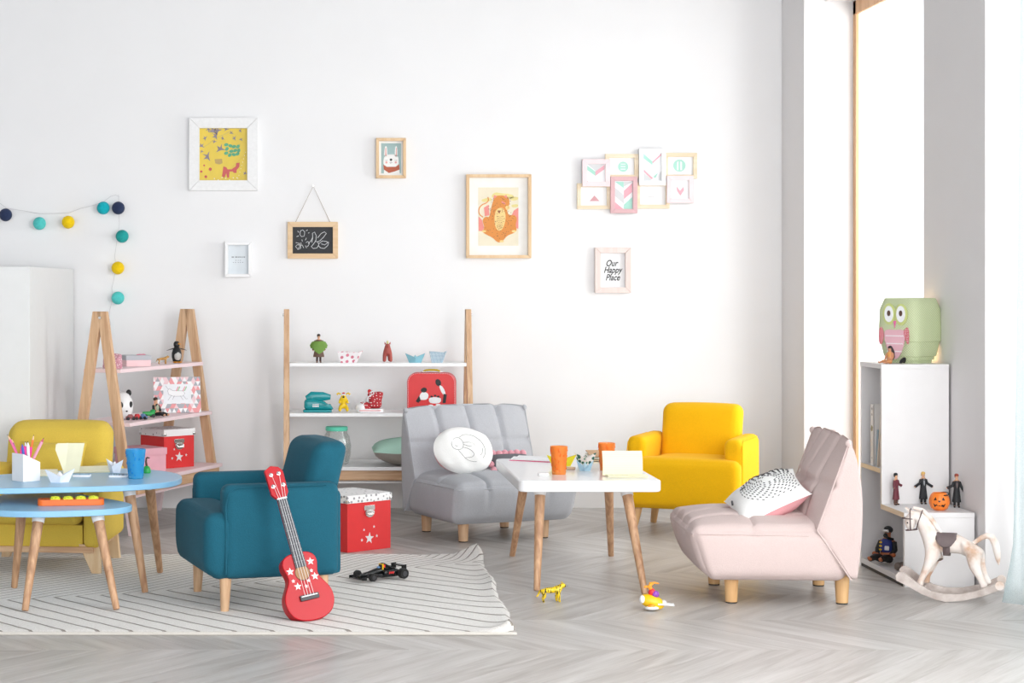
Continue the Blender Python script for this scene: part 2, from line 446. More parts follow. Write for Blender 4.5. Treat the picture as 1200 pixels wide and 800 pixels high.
cloth('curtain', 2.69, 7.20, 2.70, 6.2, .012, 2.88, 7, .014, sheer('pale aqua voile', '#dfecee', .45), 'pale aqua voile curtain pooling on the floor right of the rocking horse', flare=.035, pool=.04)

# --- tall plain cabinet at the left
bx_ = -1.247
o = MB().span((-.62, -.82, 0), (0, .80, 1.276)).build('cabinet', plain('off-white laminate', '#e3e4e4', .6, noise=.01), loc=(bx_, 9.45, 0), bevel=.003)
tag(o, 'plain white block-shaped cabinet against the back wall behind the mustard armchair', 'cabinet')

# --- rug
t = NT('ivory rug with carved lines'); b = t.b; b.inputs['Roughness'].default_value = .95; b.inputs['Sheen Weight'].default_value = .3
tc = t.n('ShaderNodeTexCoord'); sp = t.n('ShaderNodeSeparateXYZ'); t.l(tc.outputs['Object'], sp.inputs[0])
nz = t.n('ShaderNodeTexNoise', Scale=5.0, Detail=2.0); t.l(tc.outputs['Object'], nz.inputs['Vector'])
X = sp.outputs[0]; Y = sp.outputs[1]
X = t.math('ADD', X, t.math('MULTIPLY', t.math('SUBTRACT', nz.outputs[0], .5), .03))
xs = t.math('ADD', X, 1.15 - .5)    # rug origin sits at world (-.5, 7.47)
ys = t.math('ADD', t.math('ADD', t.math('MULTIPLY', xs, .35), t.math('MULTIPLY', t.math('MULTIPLY', xs, xs), .1)), 7.18 - 7.47)
tt = t.math('SUBTRACT', Y, ys)
below = t.math('LESS_THAN', tt, 0)
s1 = t.math('ADD', X, t.math('MULTIPLY', tt, .617)); s2 = t.math('SUBTRACT', X, t.math('MULTIPLY', tt, 1.2))
s = t.math('ADD', t.math('MULTIPLY', s1, below), t.math('MULTIPLY', s2, t.math('SUBTRACT', 1.0, below)))
d = t.math('ABSOLUTE', t.math('SUBTRACT', t.math('FRACT', t.math('ADD', t.math('DIVIDE', s, .083), 50.0)), .5))
line = t.math('LESS_THAN', d, .065)
pile = t.n('ShaderNodeTexNoise', Scale=180.0, Detail=3.0); t.l(tc.outputs['Object'], pile.inputs['Vector'])
base = t.ramp(pile.outputs[0], [(.3, lin('#cfcbc5')), (.7, lin('#e6e3de'))])
mx = t.n('ShaderNodeMix', _data_type='RGBA'); t.l(line, mx.inputs[0]); t.l(base, mx.inputs[6]); mx.inputs[7].default_value = lin('#82786f')
t.l(mx.outputs[2], b.inputs['Base Color'])
hgt = t.math('ADD', t.math('MULTIPLY', pile.outputs[0], .35), t.math('MULTIPLY', t.math('MINIMUM', t.math('DIVIDE', d, .12), 1.0), 1.0))
t.bump(hgt, .8, .006)
m_rug = t.m
xa, xb, ya, yb = -1.3, 1.235, -.92, .955; nx, ny = 150, 110
vs = []; fs = []
for j in range(ny + 1):
    for i in range(nx + 1):
        u, v = i / nx, j / ny; x = xa + (xb - xa) * u; y = ya + (yb - ya) * v
        e = xb - x
        z = .014 + .0025 * math.sin(x * 7 + y * 3) * (.3 + u) + .004 * math.sin(y * 12 + 1) * math.exp(-e / .25)
        z += .02 * math.exp(-(e / .035) ** 2) * (.5 + .5 * math.sin(y * 5.3 + .8)) + .006 * math.exp(-(e / .06) ** 2)
        x2 = x + math.exp(-(e / .06) ** 2) * (.002 * math.sin(y * 31) + .006 * math.sin(y * 9)) + .045 * u ** 8 * (v - .5)
        c1 = math.exp(-((e / .10) ** 2 + ((yb - y) / .10) ** 2)); c2 = math.exp(-((e / .09) ** 2 + ((y - ya) / .08) ** 2))
        z += .05 * c1 + .022 * c2 - .012 * math.exp(-((e - .16) / .07) ** 2 - ((yb - y) / .1) ** 2)
        y2 = y + .003 * math.sin(x * 9) * v ** 6 - .03 * c1
        edge = min(e, x - xa, yb - y, y - ya)
        if edge < .008: z *= .55
        vs.append((x2, y2, max(z, .004)))
for j in range(ny):
    for i in range(nx):
        a = j * (nx + 1) + i; fs.append((a, a + 1, a + nx + 2, a + nx + 1))
# skirt down to the floor
rim = [i for i in range(nx + 1)] + [j * (nx + 1) + nx for j in range(1, ny + 1)] + [ny * (nx + 1) + i for i in range(nx - 1, -1, -1)] + [j * (nx + 1) for j in range(ny - 1, 0, -1)]
k0 = len(vs)
for q in rim:
    p = vs[q]; e = xb - p[0]; lift = max(0, p[2] - .014) * .85
    vs.append((p[0], p[1], .001 + lift))
for i in range(len(rim)): fs.append((rim[i], k0 + i, k0 + (i + 1) % len(rim), rim[(i + 1) % len(rim)]))
fs.append(tuple(k0 + i for i in range(len(rim) - 1, -1, -1)))
rug = MB(); rug.add(vs, fs); rug = rug.build('rug', m_rug, loc=(-.5, 7.47, 0), ang=60)
tag(rug, 'ivory area rug with thin brown chevron lines and curled right corners', 'rug')
bd = MB(); bd.tube([(xa + i * (xb - xa - .02) / 30, ya + .002, .006) for i in range(31)], .0065, 8).build('bound_edge', plain('rug binding', '#c9c4bd', .9, bump=.3, nscale=200), rug)
RZ = .0175                          # standing height on the rug
# ============================================================ ARMCHAIRS (front faces local -Y)
def seam_tube(mb, pts, m=0, r=.0028): mb.tube(pts, r, 6, m)
def club_armchair(label, loc, rz, fab, legmat, splay, z0=0.0):
    root = thing('armchair', label, 'armchair', (loc[0], loc[1], z0), rz, 'wool club armchairs')
    mb = MB()                                          # wrap-around seat front with the seat behind it
    def f1(p, a):
        x, y, z = p
        z += .012 * (1 - a[0] ** 4) * (1 - a[1] ** 2) * (a[2] > 0)
        y -= .006 * (1 - a[0] ** 4) * (1 - a[2] ** 2) * (a[1] < 0)
        return (x * (1 - .03 * max(0, -a[2])), y + (.020 * max(0, -a[2]) ** 3 if a[1] < 0 else 0), z)
    mb.soft((.552, .17, .238), .038, (30, 14, 14), f1, (0, -.165, .121 + .117))
    def f2(p, a): return (p[0], p[1], p[2] + .014 * (1 - a[0] ** 4) * (1 - a[1] ** 4) * (a[2] > 0))
    mb.soft((.40, .36, .17), .04, (20, 16, 8), f2, (0, .01, .265))
    mb.build('seat', fab, root)
    for s in (-1, 1):
        def fa(p, a):
            x, y, z = p
            if a[2] > 0: z += .006 * (1 - a[0] ** 2)
            x += s * .008 * (1 - a[1] ** 2) * (1 - a[2] ** 2)
            return (x, y - .0 * a[2], z)
        mb = MB(); mb.soft((.09, .435, .335), .03, (10, 22, 16), fa, (s * .233, .035, .288))
        arc = [(s * .2775, -.176, .14 + i * .028) for i in range(10)] + [(s * .2755, -.166, .43), (s * .274, -.14, .447)] + [(s * .274, -.1 + .06 * i, .452) for i in range(6)]
        seam_tube(mb, arc)
        arm = mb.build('armrest', fab, root)
    def fb(p, a):
        x, y, z = p; t = (z + .17) / .34
        y += .085 * t - .012 * (1 - a[0] ** 2) * (1 - a[2] ** 2) * (1 if a[1] < 0 else -.3)
        x *= 1 + .015 * t
        z += .006 * (1 - a[0] ** 2) * (a[2] > 0)
        return (x, y, z)
    mb = MB(); mb.soft((.385, .13, .35), .042, (24, 12, 22), fb, (0, .168, .425)); mb.build('backrest', fab, root)
    mb = MB(); mb.soft((.5, .07, .31), .02, (10, 6, 10), None, (0, .235, .275)); mb.build('back_panel', fab, root)
    for sx in (-1, 1):
        for sy in (-1, 1):
            lx, ly = sx * .225, (-.165 if sy < 0 else .2)
            mb = MB(); mb.tube([(lx, ly, .13), (lx + sx * splay, ly + (splay if sy > 0 else -splay), .004), (lx + sx * splay, ly + (splay if sy > 0 else -splay), 0)], [.023, .0155, .013], 16)
            mb.build('leg', legmat, root)
    return root
m_teal = fabric('teal wool', '#1d5a6d'); m_sun = fabric('sun yellow wool', '#f2b90f', var=.06)
club_armchair('teal armchair standing on the rug with the red ukulele leaning on it', (-.198, 7.222), R(-74.3), m_teal, m_oak, .004, .012)
club_armchair('bright yellow armchair against the back wall behind the white table', (1.875, 9.35), R(-24), m_sun, m_beech, .02)

# ---- mustard armchair on the left
m_must = fabric('mustard cotton', '#dcbe50', var=.06)
root = thing('armchair', 'mustard armchair with wooden base and scatter cushion behind the blue tables', 'armchair', (-1.085, 8.13, .0), R(-5))
mb = MB()
def fm(p, a): return (p[0], p[1] - .01 * (1 - a[0] ** 4) * (a[1] < 0), p[2] + .015 * (1 - a[0] ** 4) * (1 - a[1] ** 4) * (a[2] > 0))
mb.soft((.37, .47, .125), .035, (24, 20, 10), fm, (0, -.04, .272)); mb.build('seat_cushion', m_must, root)
mb = MB(); mb.soft((.38, .5, .10), .012, (8, 8, 4), None, (0, .0, .163)); mb.build('base', m_must, root)
for s in (-1, 1):
    def fa(p, a): return (p[0] * (1 + .1 * (a[2] > .4)), p[1], p[2] - .03 * max(0, a[1]) * (a[2] > 0))
    mb = MB(); mb.soft((.078, .54, .33), .03, (10, 20, 16), fa, (s * .228, .0, .28)); mb.build('armrest', m_must, root)
def fb(p, a):
    x, y, z = p; t = (z + .17) / .34
    return (x, y + .09 * t - .025 * (1 - a[0] ** 2) * (1 - a[2] ** 2) * (a[1] < 0), z - .012 * a[0] ** 4 * (a[2] > 0))
mb = MB(); mb.soft((.455, .15, .33), .055, (24, 12, 20), fb, (-.01, .175, .44))
mb.build('backrest', m_must, root)
mb = MB(); mb.span((-.235, -.265, .098), (.235, -.235, .122)); mb.span((-.235, .2, .098), (.235, .23, .122)); mb.span((-.235, -.24, .098), (-.205, .21, .122)); mb.span((.205, -.24, .098), (.235, .21, .122))
mb.build('rail', m_oakx, root, bevel=.002)
for sx in (-1, 1):
    for sy in (-1, 1):
        y0 = -.235 if sy < 0 else .2; mb = MB()
        pts = [(sx * .17, .12), (sx * .258, .12), (sx * .262, .0), (sx * .225, .0)] if sy < 0 else [(sx * .18, .12), (sx * .25, .12), (sx * .262, 0), (sx * .23, 0)]
        mb.prism(pts, y0 - .016, y0 + .016); l = mb.build('leg', m_pinez, root, bevel=.003); l.location.z = .012 if sy < 0 else .0

def cushion_mesh(mb, w, h, th, n=22, mats=(0, 1), shape='rect', wr=.0):
    """two sheets: front bulges to -Y, back to +Y; outline in XZ"""
    for side in (0, 1):
        vs = []; fs = []
        for j in range(n + 1):
            for i in range(n + 1):
                u, v = 2 * i / n - 1, 2 * j / n - 1
                if shape == 'round':
                    x = u * math.sqrt(1 - v * v / 2) * w / 2; z = v * math.sqrt(1 - u * u / 2) * h / 2
                    e = 1 - max(abs(u), abs(v)) ** 2.0
                else:
                    x = u * w / 2 * (1 - .09 * (1 - v * v) * abs(u) ** 2); z = v * h / 2 * (1 - .09 * (1 - u * u) * abs(v) ** 2)
                    e = (1 - abs(u) ** 2.2) * (1 - abs(v) ** 2.2)
                y = th / 2 * max(0, e) ** .55 + wr * math.sin(9 * u + 4 * v) * e
                vs.append((x, -y if side == 0 else y, z))
        for j in range(n):
            for i in range(n):
                a = j * (n + 1) + i; q = (a, a + 1, a + n + 2, a + n + 1); fs.append(q if side == 0 else q[::-1])
        mb.add(vs, fs, mats[side])
    return mb
mb = MB(); cushion_mesh(mb, .30, .20, .14, mats=(0, 0), wr=.003)
tag(mb.build('cushion', m_must, loc=(-1.085, 8.14, .435), rot=(R(-20), 0, R(-8)), recalc=False), 'small mustard scatter cushion leaning on the mustard armchair backrest', 'cushion')

# ============================================================ TUFTED LOW CHAIRS (front local -Y)
def tufted(label, loc, rz, fab, legmat):
    root = thing('tufted_armchair', label, 'armchair', (loc[0], loc[1], 0), rz, 'tufted low armchairs')
    WD = .66
    def groove(d, w): return math.exp(-(d / w) ** 2)
    def fs_(p, a):
        x, y, z = p; t = (z + .11) / .22; A, B, C = a
        if B < 0: y += .075 * (1 - t) ** 1.1 * (-B)
        y -= .018 * (1 - A ** 4) * (1 - C * C) * (B < 0)
        if C > 0:
            z += (.040 * (1 - abs(A) ** 3) * (1 - max(0, -B) ** 4)) * C
            g = max(groove(x, .012), groove(abs(x) - .165, .012)) * .9 + groove(y + .055, .012) * .8
            z -= .013 * min(1, g) * C
        if B < 0: y += .008 * max(groove(x, .012), groove(abs(x) - .165, .012)) * (-B) * max(0, .4 + C)
        x += .010 * (1 - B * B) * (1 - C * C) * (1 if A > 0 else -1) * (abs(A) > .5)
        x *= 1 - .045 * (1 - t)
        return (x, y, z)
    mb = MB(); mb.soft((WD, .59, .20), .045, (76, 60, 16), fs_, (0, -.085, .195))
    for s in (-1, 1): seam_tube(mb, [(s * (.328 - .0 * i), -.345 + .045 * i, .272 - .0005 * i) for i in range(10)], 0, .003)
    seam_tube(mb, [(-.322 + i * .0322, -.362 - .010 * (1 - (i / 10 - 1) ** 4), .268) for i in range(21)], 0, .003)
    mb.build('seat', fab, root)
    def fbk(p, a):
        x, y, z = p; A, B, C = a; t = (C + 1) / 2
        yf = (.215 - .125 * t / .36 if t < .36 else .09 + .12 * (t - .36) / .64) - .05 * math.sin(PI * max(0, (t - .2) / .8)) * (1 - A ** 2); yb = .238 + .018 * math.sin(PI * t) - .028 * t ** 7
        if t > .9: pass
        y = (yf + (yb - yf) * (B + 1) / 2)
        if B < 0:
            g = max(groove(x, .012), groove(abs(x) - .165, .012)) * .9 + groove(z - .09, .014) * .65
            y += .020 * min(1, g) * (-B) * (t > .2)
        z += .018 * (1 - A ** 4) * (C > 0) * (C ** 2) - .010 * groove(abs(x) - .165, .02) * (C > .8)
        x *= 1 + .02 * t
        r = .04
        return (x, y, z)
    mb = MB(); mb.soft((WD, .2, .51), .02, (76, 12, 60), fbk, (0, 0, .362))
    for s in (-1, 1):                                   # piping down the side, corner tip at the top
        
        seam_tube(mb, [(s * (.329 + .001 * i / 12), .206 - .116 * i / 12, .612 - .324 * i / 12) for i in range(13)] + [(s * .331, .09 + .125 * i / 8, .288 - .183 * i / 8) for i in range(1, 9)], 0, .003)
    for s in (-1, 1): mb.ell((s * .328, .205, .610), (.012, .014, .015), 10)
    mb.build('backrest', fab, root)
    for sx in (-1, 1):
        for sy in (-1, 1):
            lx, ly = sx * .215, sy * .205
            mb = MB(); mb.tube([(lx, ly, .12), (lx, ly, .005)], [.0285, .0225], 20); l = mb.build('leg', legmat, root)
            mb = MB(); mb.lathe([(.0215, 0), (.0215, .005)], 18, 0, (lx, ly, 0)); mb.build('foot_cap', m_dark, l)
    return root
m_gray = fabric('light grey wool', '#b4b6bb', var=.07); m_pink = fabric('powder pink cotton', '#d0bdb9', var=.04)
gc = tufted('light grey tufted low armchair beside the white shelf unit', (.847, 9.18), R(21.5), m_gray, m_oak); gc.scale = (.98, .98, .965)
tufted('powder pink tufted low armchair in front of the step bookcase', (1.813, 7.424), R(-93.5), m_pink, m_beech)

# ---- round rabbit cushion on the grey chair
m_cot = fabric('white cotton', '#f0f0ee', var=.02); m_cotp = fabric('pink cotton', '#e3a6ab', var=.04); m_ink = plain('print ink', '#4a4a4c', .8)
c = W(543, 528, 9.03)
root = thing('cushion', 'round white cushion with a sleeping rabbit line drawing on the grey armchair', 'cushion', c, 0, rot=(R(-14), R(6), R(24)))
mb = MB(); cushion_mesh(mb, .32, .225, .11, 26, (0, 1), 'round', .004)
mb.build('cushion_cover', [m_cot, m_cotp], root, recalc=False)
def bulge(w, h, th):
    def f(x, z):
        u, v = 2 * x / w, 2 * z / h; e = max(0, 1 - (u * u + v * v)); return -(th / 2 * e ** .55) - .0022
    return f
def stroke3(mb, pts, w, fy, m=0):
    mb.tube([(p[0], fy(p[0], p[1]), p[1]) for p in pts], w / 2, 5, m)
fy = bulge(.32, .225, .112); ln = MB()
def curve(pts, k=2):
    P = [Vector(p) for p in pts]
    for _ in range(k):
        q = [P[0]]
        for i in range(len(P) - 1): q += [P[i] * .75 + P[i + 1] * .25, P[i] * .25 + P[i + 1] * .75]
        P = q + [P[-1]]
    return P
for pts in ([(-.075, .05), (-.095, .03), (-.09, 0), (-.06, -.01), (-.035, 0), (-.03, .03), (-.05, .055), (-.075, .05)],
            [(-.05, .055), (-.02, .075), (.04, .07), (.09, .03), (.1, -.02), (.06, -.06), (0, -.06), (-.03, -.04), (-.06, -.01)],
            [(-.035, .005), (.0, -.0), (.03, -.02), (.02, -.04), (-.02, -.045)], [(-.03, .03), (.01, .035), (.04, .02), (.0, .012), (-.03, .02)],
            [(-.075, .015), (-.07, .008), (-.062, .012)], [(.05, -.035), (.075, -.02), (.08, .01)]):
    stroke3(ln, curve([Vector(p) * .95 for p in pts]), .0016, fy)
ln.build('rabbit_print', m_ink, root)

# ---- whale-like patterned cushion on the pink chair
c = T(902, 607, .30); 
root = thing('cushion', 'white cushion with black dashes and pink underside on the pink armchair', 'cushion', W(899, 583, 7.34), 0)
nv = Vector((-.45, -.27, .85)).normalized(); yv = -nv; xv = Vector((.88, -.10, .46)); xv = (xv - yv * xv.dot(yv)).normalized(); zv = xv.cross(yv)
root.rotation_euler = Matrix((xv, yv, zv)).transposed().to_euler()
mb = MB(); cushion_mesh(mb, .295, .255, .15, 26, (0, 1), 'rect', .004); mb.build('cushion_cover', [m_cot, m_cotp], root, recalc=False)
def fyr(x, z):
    u, v = 2 * x / .295, 2 * z / .255; e = max(0, (1 - abs(u) ** 2.2) * (1 - abs(v) ** 2.2)); return -(.075 * e ** .55 + .004 * math.sin(9 * u + 4 * v) * e) - .0015
ln = MB()
for ring in range(3, 13):
    rr = ring * .0085; nn = int(rr * 330)
    for k in range(nn):
        a = 2 * PI * k / nn + ring
        x, z = .035 + rr * 1.15 * math.cos(a), -.01 + rr * math.sin(a)
        if abs(x) > .125 or abs(z) > .105: continue
        dx, dz = -math.sin(a) * .0038, math.cos(a) * .0038
        stroke3(ln, [(x - dx, z - dz), (x + dx, z + dz)], .0034, fyr)
eye = [(-.085, .01), (-.07, .022), (-.055, .024), (-.062, .012), (-.085, .01)]
ln.add([(p[0], fyr(*p) - .001, p[1]) for p in eye[:-1]], [(0, 1, 2, 3)])
ln.tube([(-.125, fyr(-.125, .02) , .02), (-.13, fyr(-.13, .0), .0)], .004, 6)
o = ln.build('dash_print', m_ink, root); o['kind'] = 'stuff'
# ============================================================ TABLES
m_blue = plain('sky blue lacquer', '#8cc0e2', .28, noise=.01); m_tablew = plain('glossy white lacquer', '#f1f1f3', .16, noise=.005)
def dowel_leg(root, top, foot, r0, r1, wmat=None, collar=.034, name='leg'):
    top, foot = Vector(top), Vector(foot); d = (foot - top).normalized()
    mb = MB(); a = top + d * collar * .6; mb.tube([a, foot - d * .004, foot], [r0, r1, r1 * .85], 18)
    l = mb.build(name, wmat or m_leg, root)
    mb = MB(); mb.tube([top, top + d * collar], [r0 * 1.22, r0 * 1.10], 18); mb.build('collar', m_white, l)
# white table
root = thing('coffee_table', 'white rectangular table with rounded corners and tapered oak legs', 'table', (0, 0, 0))
mb = MB(); ol = [(p[0], p[1]) for p in rrect(.555, .945, .035, 6, 1.1, 7.922)]
mb.slab(ol, .390, .435); mb.build('tabletop', m_tablew, root, bevel=.007, seg=4)
for tp, ft in (((.925, 7.62, .392), (.897, 7.50)), ((1.262, 7.60, .392), (1.305, 7.42)), ((.945, 8.28, .392), (.903, 8.455)), ((1.295, 8.26, .392), (1.338, 8.455))):
    dowel_leg(root, tp, (ft[0], ft[1], 0), .0215, .0125)
# big blue table
outl = [(-1.50, 7.25), (-1.45, 7.13), (-1.2, 7.11), (-.9, 7.17), (-.68, 7.22), (-.50, 7.36), (-.485, 7.62), (-.60, 7.83), (-.80, 7.93), (-1.05, 7.78), (-1.30, 7.58), (-1.45, 7.45)]
root = thing('side_table', 'larger taller sky-blue table with oak legs beside the mustard armchair', 'table', (0, 0, 0), 0, 'blue nesting tables')
mb = MB(); mb.slab(smooth_closed(outl, 3), .418, .44); mb.build('tabletop', m_blue, root, bevel=.003)
for tp, ft in (((-.69, 7.42, .413), (-.62, 7.35)), ((-.635, 7.70, .413), (-.603, 7.87)), ((-1.36, 7.22, .413), (-1.42, 7.10)), ((-1.33, 7.42, .413), (-1.40, 7.58))):
    dowel_leg(root, tp, (ft[0], ft[1], RZ), .0215, .0125)
# small blue table
outs = [(-1.13, 7.70), (-1.20, 7.45), (-1.225, 7.15), (-1.17, 6.98), (-1.02, 6.93), (-.86, 6.95), (-.70, 7.01), (-.635, 7.13), (-.70, 7.27), (-.86, 7.46), (-.98, 7.66)]
root = thing('side_table', 'smaller lower sky-blue three-legged table with the orange tray on it', 'table', (0, 0, 0), 0, 'blue nesting tables')
mb = MB(); mb.slab(smooth_closed(outs, 3), .354, .377); mb.build('tabletop', m_blue, root, bevel=.003)
for tp, ft in (((-.985, 7.06, .355), (-1.02, 6.94)), ((-.775, 7.08, .355), (-.692, 6.97)), ((-1.10, 7.42, .355), (-1.14, 7.47))):
    dowel_leg(root, tp, (ft[0], ft[1], RZ), .0205, .0125)

# ============================================================ A-FRAME SHELF UNITS (front local -Y, length along X)
m_pinklac = plain('pale pink lacquer', '#f3dcdf', .4, noise=.01)
def a_shelf(label, loc, rz, shelfmat, dip, L=1.0, spread=.40):
    root = thing('shelf_unit', label, 'shelf', loc, rz, 'A-frame shelf units'); hz = 1.066
    for s in (-1, 1):
        for fb in (-1, 1):
            mb = MB(); top = .026; w = .048; x0 = s * (L / 2 - .014)
            ft = fb * spread / 2
            def edge(z): return (fb * .012 + (ft - fb * .012) * (1 - z / hz))
            def board(z0, z1, m):
                pts = [(x0 - .014, edge(z0) - w / 2, z0), (x0 - .014, edge(z0) + w / 2, z0), (x0 - .014, edge(z1) + w / 2, z1), (x0 - .014, edge(z1) - w / 2, z1)]
                vs = pts + [(p[0] + .028, p[1], p[2]) for p in pts]
                mb.add(vs, [(0, 1, 2, 3), (7, 6, 5, 4), (0, 4, 5, 1), (1, 5, 6, 2), (2, 6, 7, 3), (3, 7, 4, 0)], m)
            if dip: board(.19, hz, 0); board(0, .19, 1)
            else: board(0, hz, 0)
            mb.build('leg', [m_oak, m_pinklac], root, bevel=.002)
        mb = MB(); mb.tube([(s * L / 2 + s * .001, -.006, hz - .03), (s * L / 2 + s * .006, -.006, hz - .03)], .007, 12); mb.build('screw', m_chrome, root)
    for z, d in ((.79, .20), (.535, .30), (.265, .42)):
        mb = MB(); mb.span((-L / 2 + .03, -d / 2, z - .018), (L / 2 - .03, d / 2, z)); mb.build('shelf', shelfmat, root, bevel=.0015)
    for y in (-.18, .18):
        mb = MB(); mb.span((-L / 2 + .03, y - .012, .195), (L / 2 - .03, y + .012, .246)); mb.build('rail', m_oakx, root, bevel=.0015)
    mb = MB(); mb.span((-L / 2 + .03, -.17, .178), (L / 2 - .03, .17, .190)); mb.build('under_shelf', shelfmat, root, bevel=.001)
    return root
SA = (-.81, 9.64); SAr = math.atan2(.93, .37)
a_shelf('wooden A-frame shelf with pale pink shelves standing diagonally behind the mustard armchair', (SA[0], SA[1], 0), SAr, m_pinklac, True, 1.0, .36)
a_shelf('wooden A-frame shelf with white shelves standing flat along the back wall', (.365, 9.99, 0), 0, m_white, False, .972, .44)

# ============================================================ STEP BOOKCASE
m_lam = plain('white laminate', '#e4e2e2', .45, noise=.01); m_lamedge = plain('pale laminate edge', '#eadfd3', .5)
root = thing('step_bookcase', 'white stepped bookcase with open left side against the right-hand pier', 'bookcase', (0, 0, 0))
xl, xr, ya, yb, yc = 2.359, 2.636, 7.583, 7.886, 8.19; th = .018
MB().span((xl, yb, .285), (xr, yb + th, .849)).build('side_panel', m_lam, root, bevel=.001)
MB().span((xl, yc - th, 0), (xr, yc, .849)).build('side_panel', m_lam, root, bevel=.001)
MB().span((xl, ya, .0), (xr, ya + th, .275)).build('side_panel', m_lam, root, bevel=.001)
MB().span((xl - .002, yb - .002, .849), (xr, yc + .002, .868)).build('top_panel', m_lam, root, bevel=.001)
MB().span((xl - .002, ya - .002, .275), (xr, yb + .001, .295)).build('step_panel', m_lam, root, bevel=.001)
MB().span((xl, yb + th, .420), (xr, yc - th, .438)).build('shelf', m_lam, root, bevel=.001)
MB().span((xl, ya + th, .012), (xr, yc - th, .034)).build('bottom_panel', m_lam, root, bevel=.001)
MB().span((xr - .006, ya + th, .03), (xr - .001, yb + th, .275)).build('back_panel', m_lam, root)
MB().span((xr - .006, yb + th, .03), (xr - .001, yc - th, .849)).build('back_panel', m_lam, root)
MB().span((xl, ya + th, 0), (xl + .01, yc - th, .012)).build('plinth', m_dark, root)
e = MB(); e.span((xl - .0015, yb + th, .420), (xl, yc - th, .438)); e.span((xl - .0035, ya, .275), (xl - .002, yb, .295)); e.build('edge_band', wood('raw edge', '#ecd9bf', '#e2c8a6', 'Y'), root)

# books in its upper compartment
def book(name, label, loc, w, h, d, col, rot, spine=None, pages='#f0ead8'):
    """local: spine on -X side, thickness along Y (w), depth along X (d)"""
    root = thing(name, label, 'book', loc, 0, 'books in the step bookcase', rot=rot)
    cm = plain('cover ' + col, col, .5)
    mb = MB(); mb.span((0, 0, 0), (d, .002, h)); mb.span((0, w - .002, 0), (d, w, h)); mb.span((0, 0, 0), (.002, w, h)); mb.build('cover', cm, root)
    MB().span((.003, .002, .003), (d - .004, w - .002, h - .003)).build('pages', plain('pages', pages, .8), root)
    return root
b = book('book', 'thick white book with grey spine marks standing upright in the bookcase', (2.372, 8.04, .438), .045, .255, .19, '#e9e6e2', (0, 0, 0))
mb = MB(); mb.M = Matrix.Rotation(-PI / 2, 4, 'Z')
for z, r in ((.236, .006), (.212, .005), (.03, .004)): mb.disc(-.022, z, r, r, -.0006, 0)
mb.flat([(-.040, .15), (-.028, .168), (-.01, .16), (-.014, .145), (-.03, .14)], -.0006, 1); mb.build('spine_print', [plain('grey ink', '#8c8c8c', .6), plain('olive ink', '#8f8b6c', .6)], b)
book('book', 'pale blue and brown book between the white book and the leaning book', (2.38, 8.012, .438), .02, .15, .17, '#9fbccb', (R(4), 0, 0))
book('book', 'slim cream book leaning forward in the bookcase', (2.372, 7.985, .438), .014, .24, .18, '#efe3d2', (R(13), 0, 0))
book('book', 'orange-brown book leaning beside the navy book', (2.38, 7.958, .438), .014, .19, .18, '#c79a62', (R(13), 0, 0))
book('book', 'navy blue book nearest the bookcase side panel', (2.376, 7.925, .438), .02, .2, .18, '#26294e', (R(5), 0, 0))
# ============================================================ ON THE WALL (local x right, z up, wall at y = 0, room towards -y)
U = 1 / 219.0
def wall_thing(name, label, cat, px, py, group=None, rot=0):
    c = W(px, py, WY); return thing(name, label, cat, (c.x, WY, c.z), 0, group, rot=(0, rot, 0))
def mitre_frame(root, w, h, bw, d, mat, name='frame', y0=0.0, gap=.0007, wt=None):
    mb = MB(); W2, H2 = w / 2, h / 2; g = gap
    for pts in ([(-W2 + g, -H2), (W2 - g, -H2), (W2 - bw - g, -H2 + bw), (-W2 + bw + g, -H2 + bw)],
                [(-W2 + g, H2), (-W2 + bw + g, H2 - bw), (W2 - bw - g, H2 - bw), (W2 - g, H2)],
                [(-W2, -H2 + g), (-W2 + bw, -H2 + bw + g), (-W2 + bw, H2 - bw - g), (-W2, H2 - g)],
                [(W2, -H2 + g), (W2, H2 - g), (W2 - bw, H2 - bw - g), (W2 - bw, -H2 + bw + g)]):
        mb.prism(pts, y0 - d, y0)
    mb.prism([(-W2 + .002, -H2 + .002), (W2 - .002, -H2 + .002), (W2 - .002, H2 - .002), (-W2 + .002, H2 - .002)], y0 - .003, y0)
    return mb.build(name, mat, root, bevel=.0008)
def P(px, py, cx, cy): return ((px - cx) * U, -(py - cy) * U)
# --- white frame with the yellow meadow print
cx, cy = 262, 181
r = wall_thing('picture_frame', 'wide white wooden frame with a yellow bird and fox print, highest on the left', 'picture frame', cx, cy)
mitre_frame(r, 80 * U, 85 * U, 12 * U, .035, m_whitewood)
pr = MB(); cols = [plain(n, c, .4) for n, c in (('print yellow', '#e3c63c'), ('print mauve', '#857a86'), ('print green', '#4fa57a'), ('print red', '#c94f4a'), ('print white', '#f4f0dc'), ('print tan', '#b89a55'))]
def Q(x, y): return P(222 + (x - 83) / 3.636, 138 + (y - 63) / 3.636, cx, cy)     # from an enlarged view
pr.flat([Q(122, 340), Q(333, 340), Q(333, 102), Q(122, 102)], -.006, 0)
def bird(x, y, s, a, m=1):
    s *= 1.35
    pts = [(-1, .1), (-.3, .25), (0, .9), (.15, .2), (.9, .5), (.3, -.1), (.6, -.9), (0, -.3), (-.4, -.1)]
    pr.flat([Q(x + s * (p[0] * math.cos(a) - p[1] * math.sin(a)), y - s * (p[0] * math.sin(a) + p[1] * math.cos(a))) for p in pts], -.0068, m)
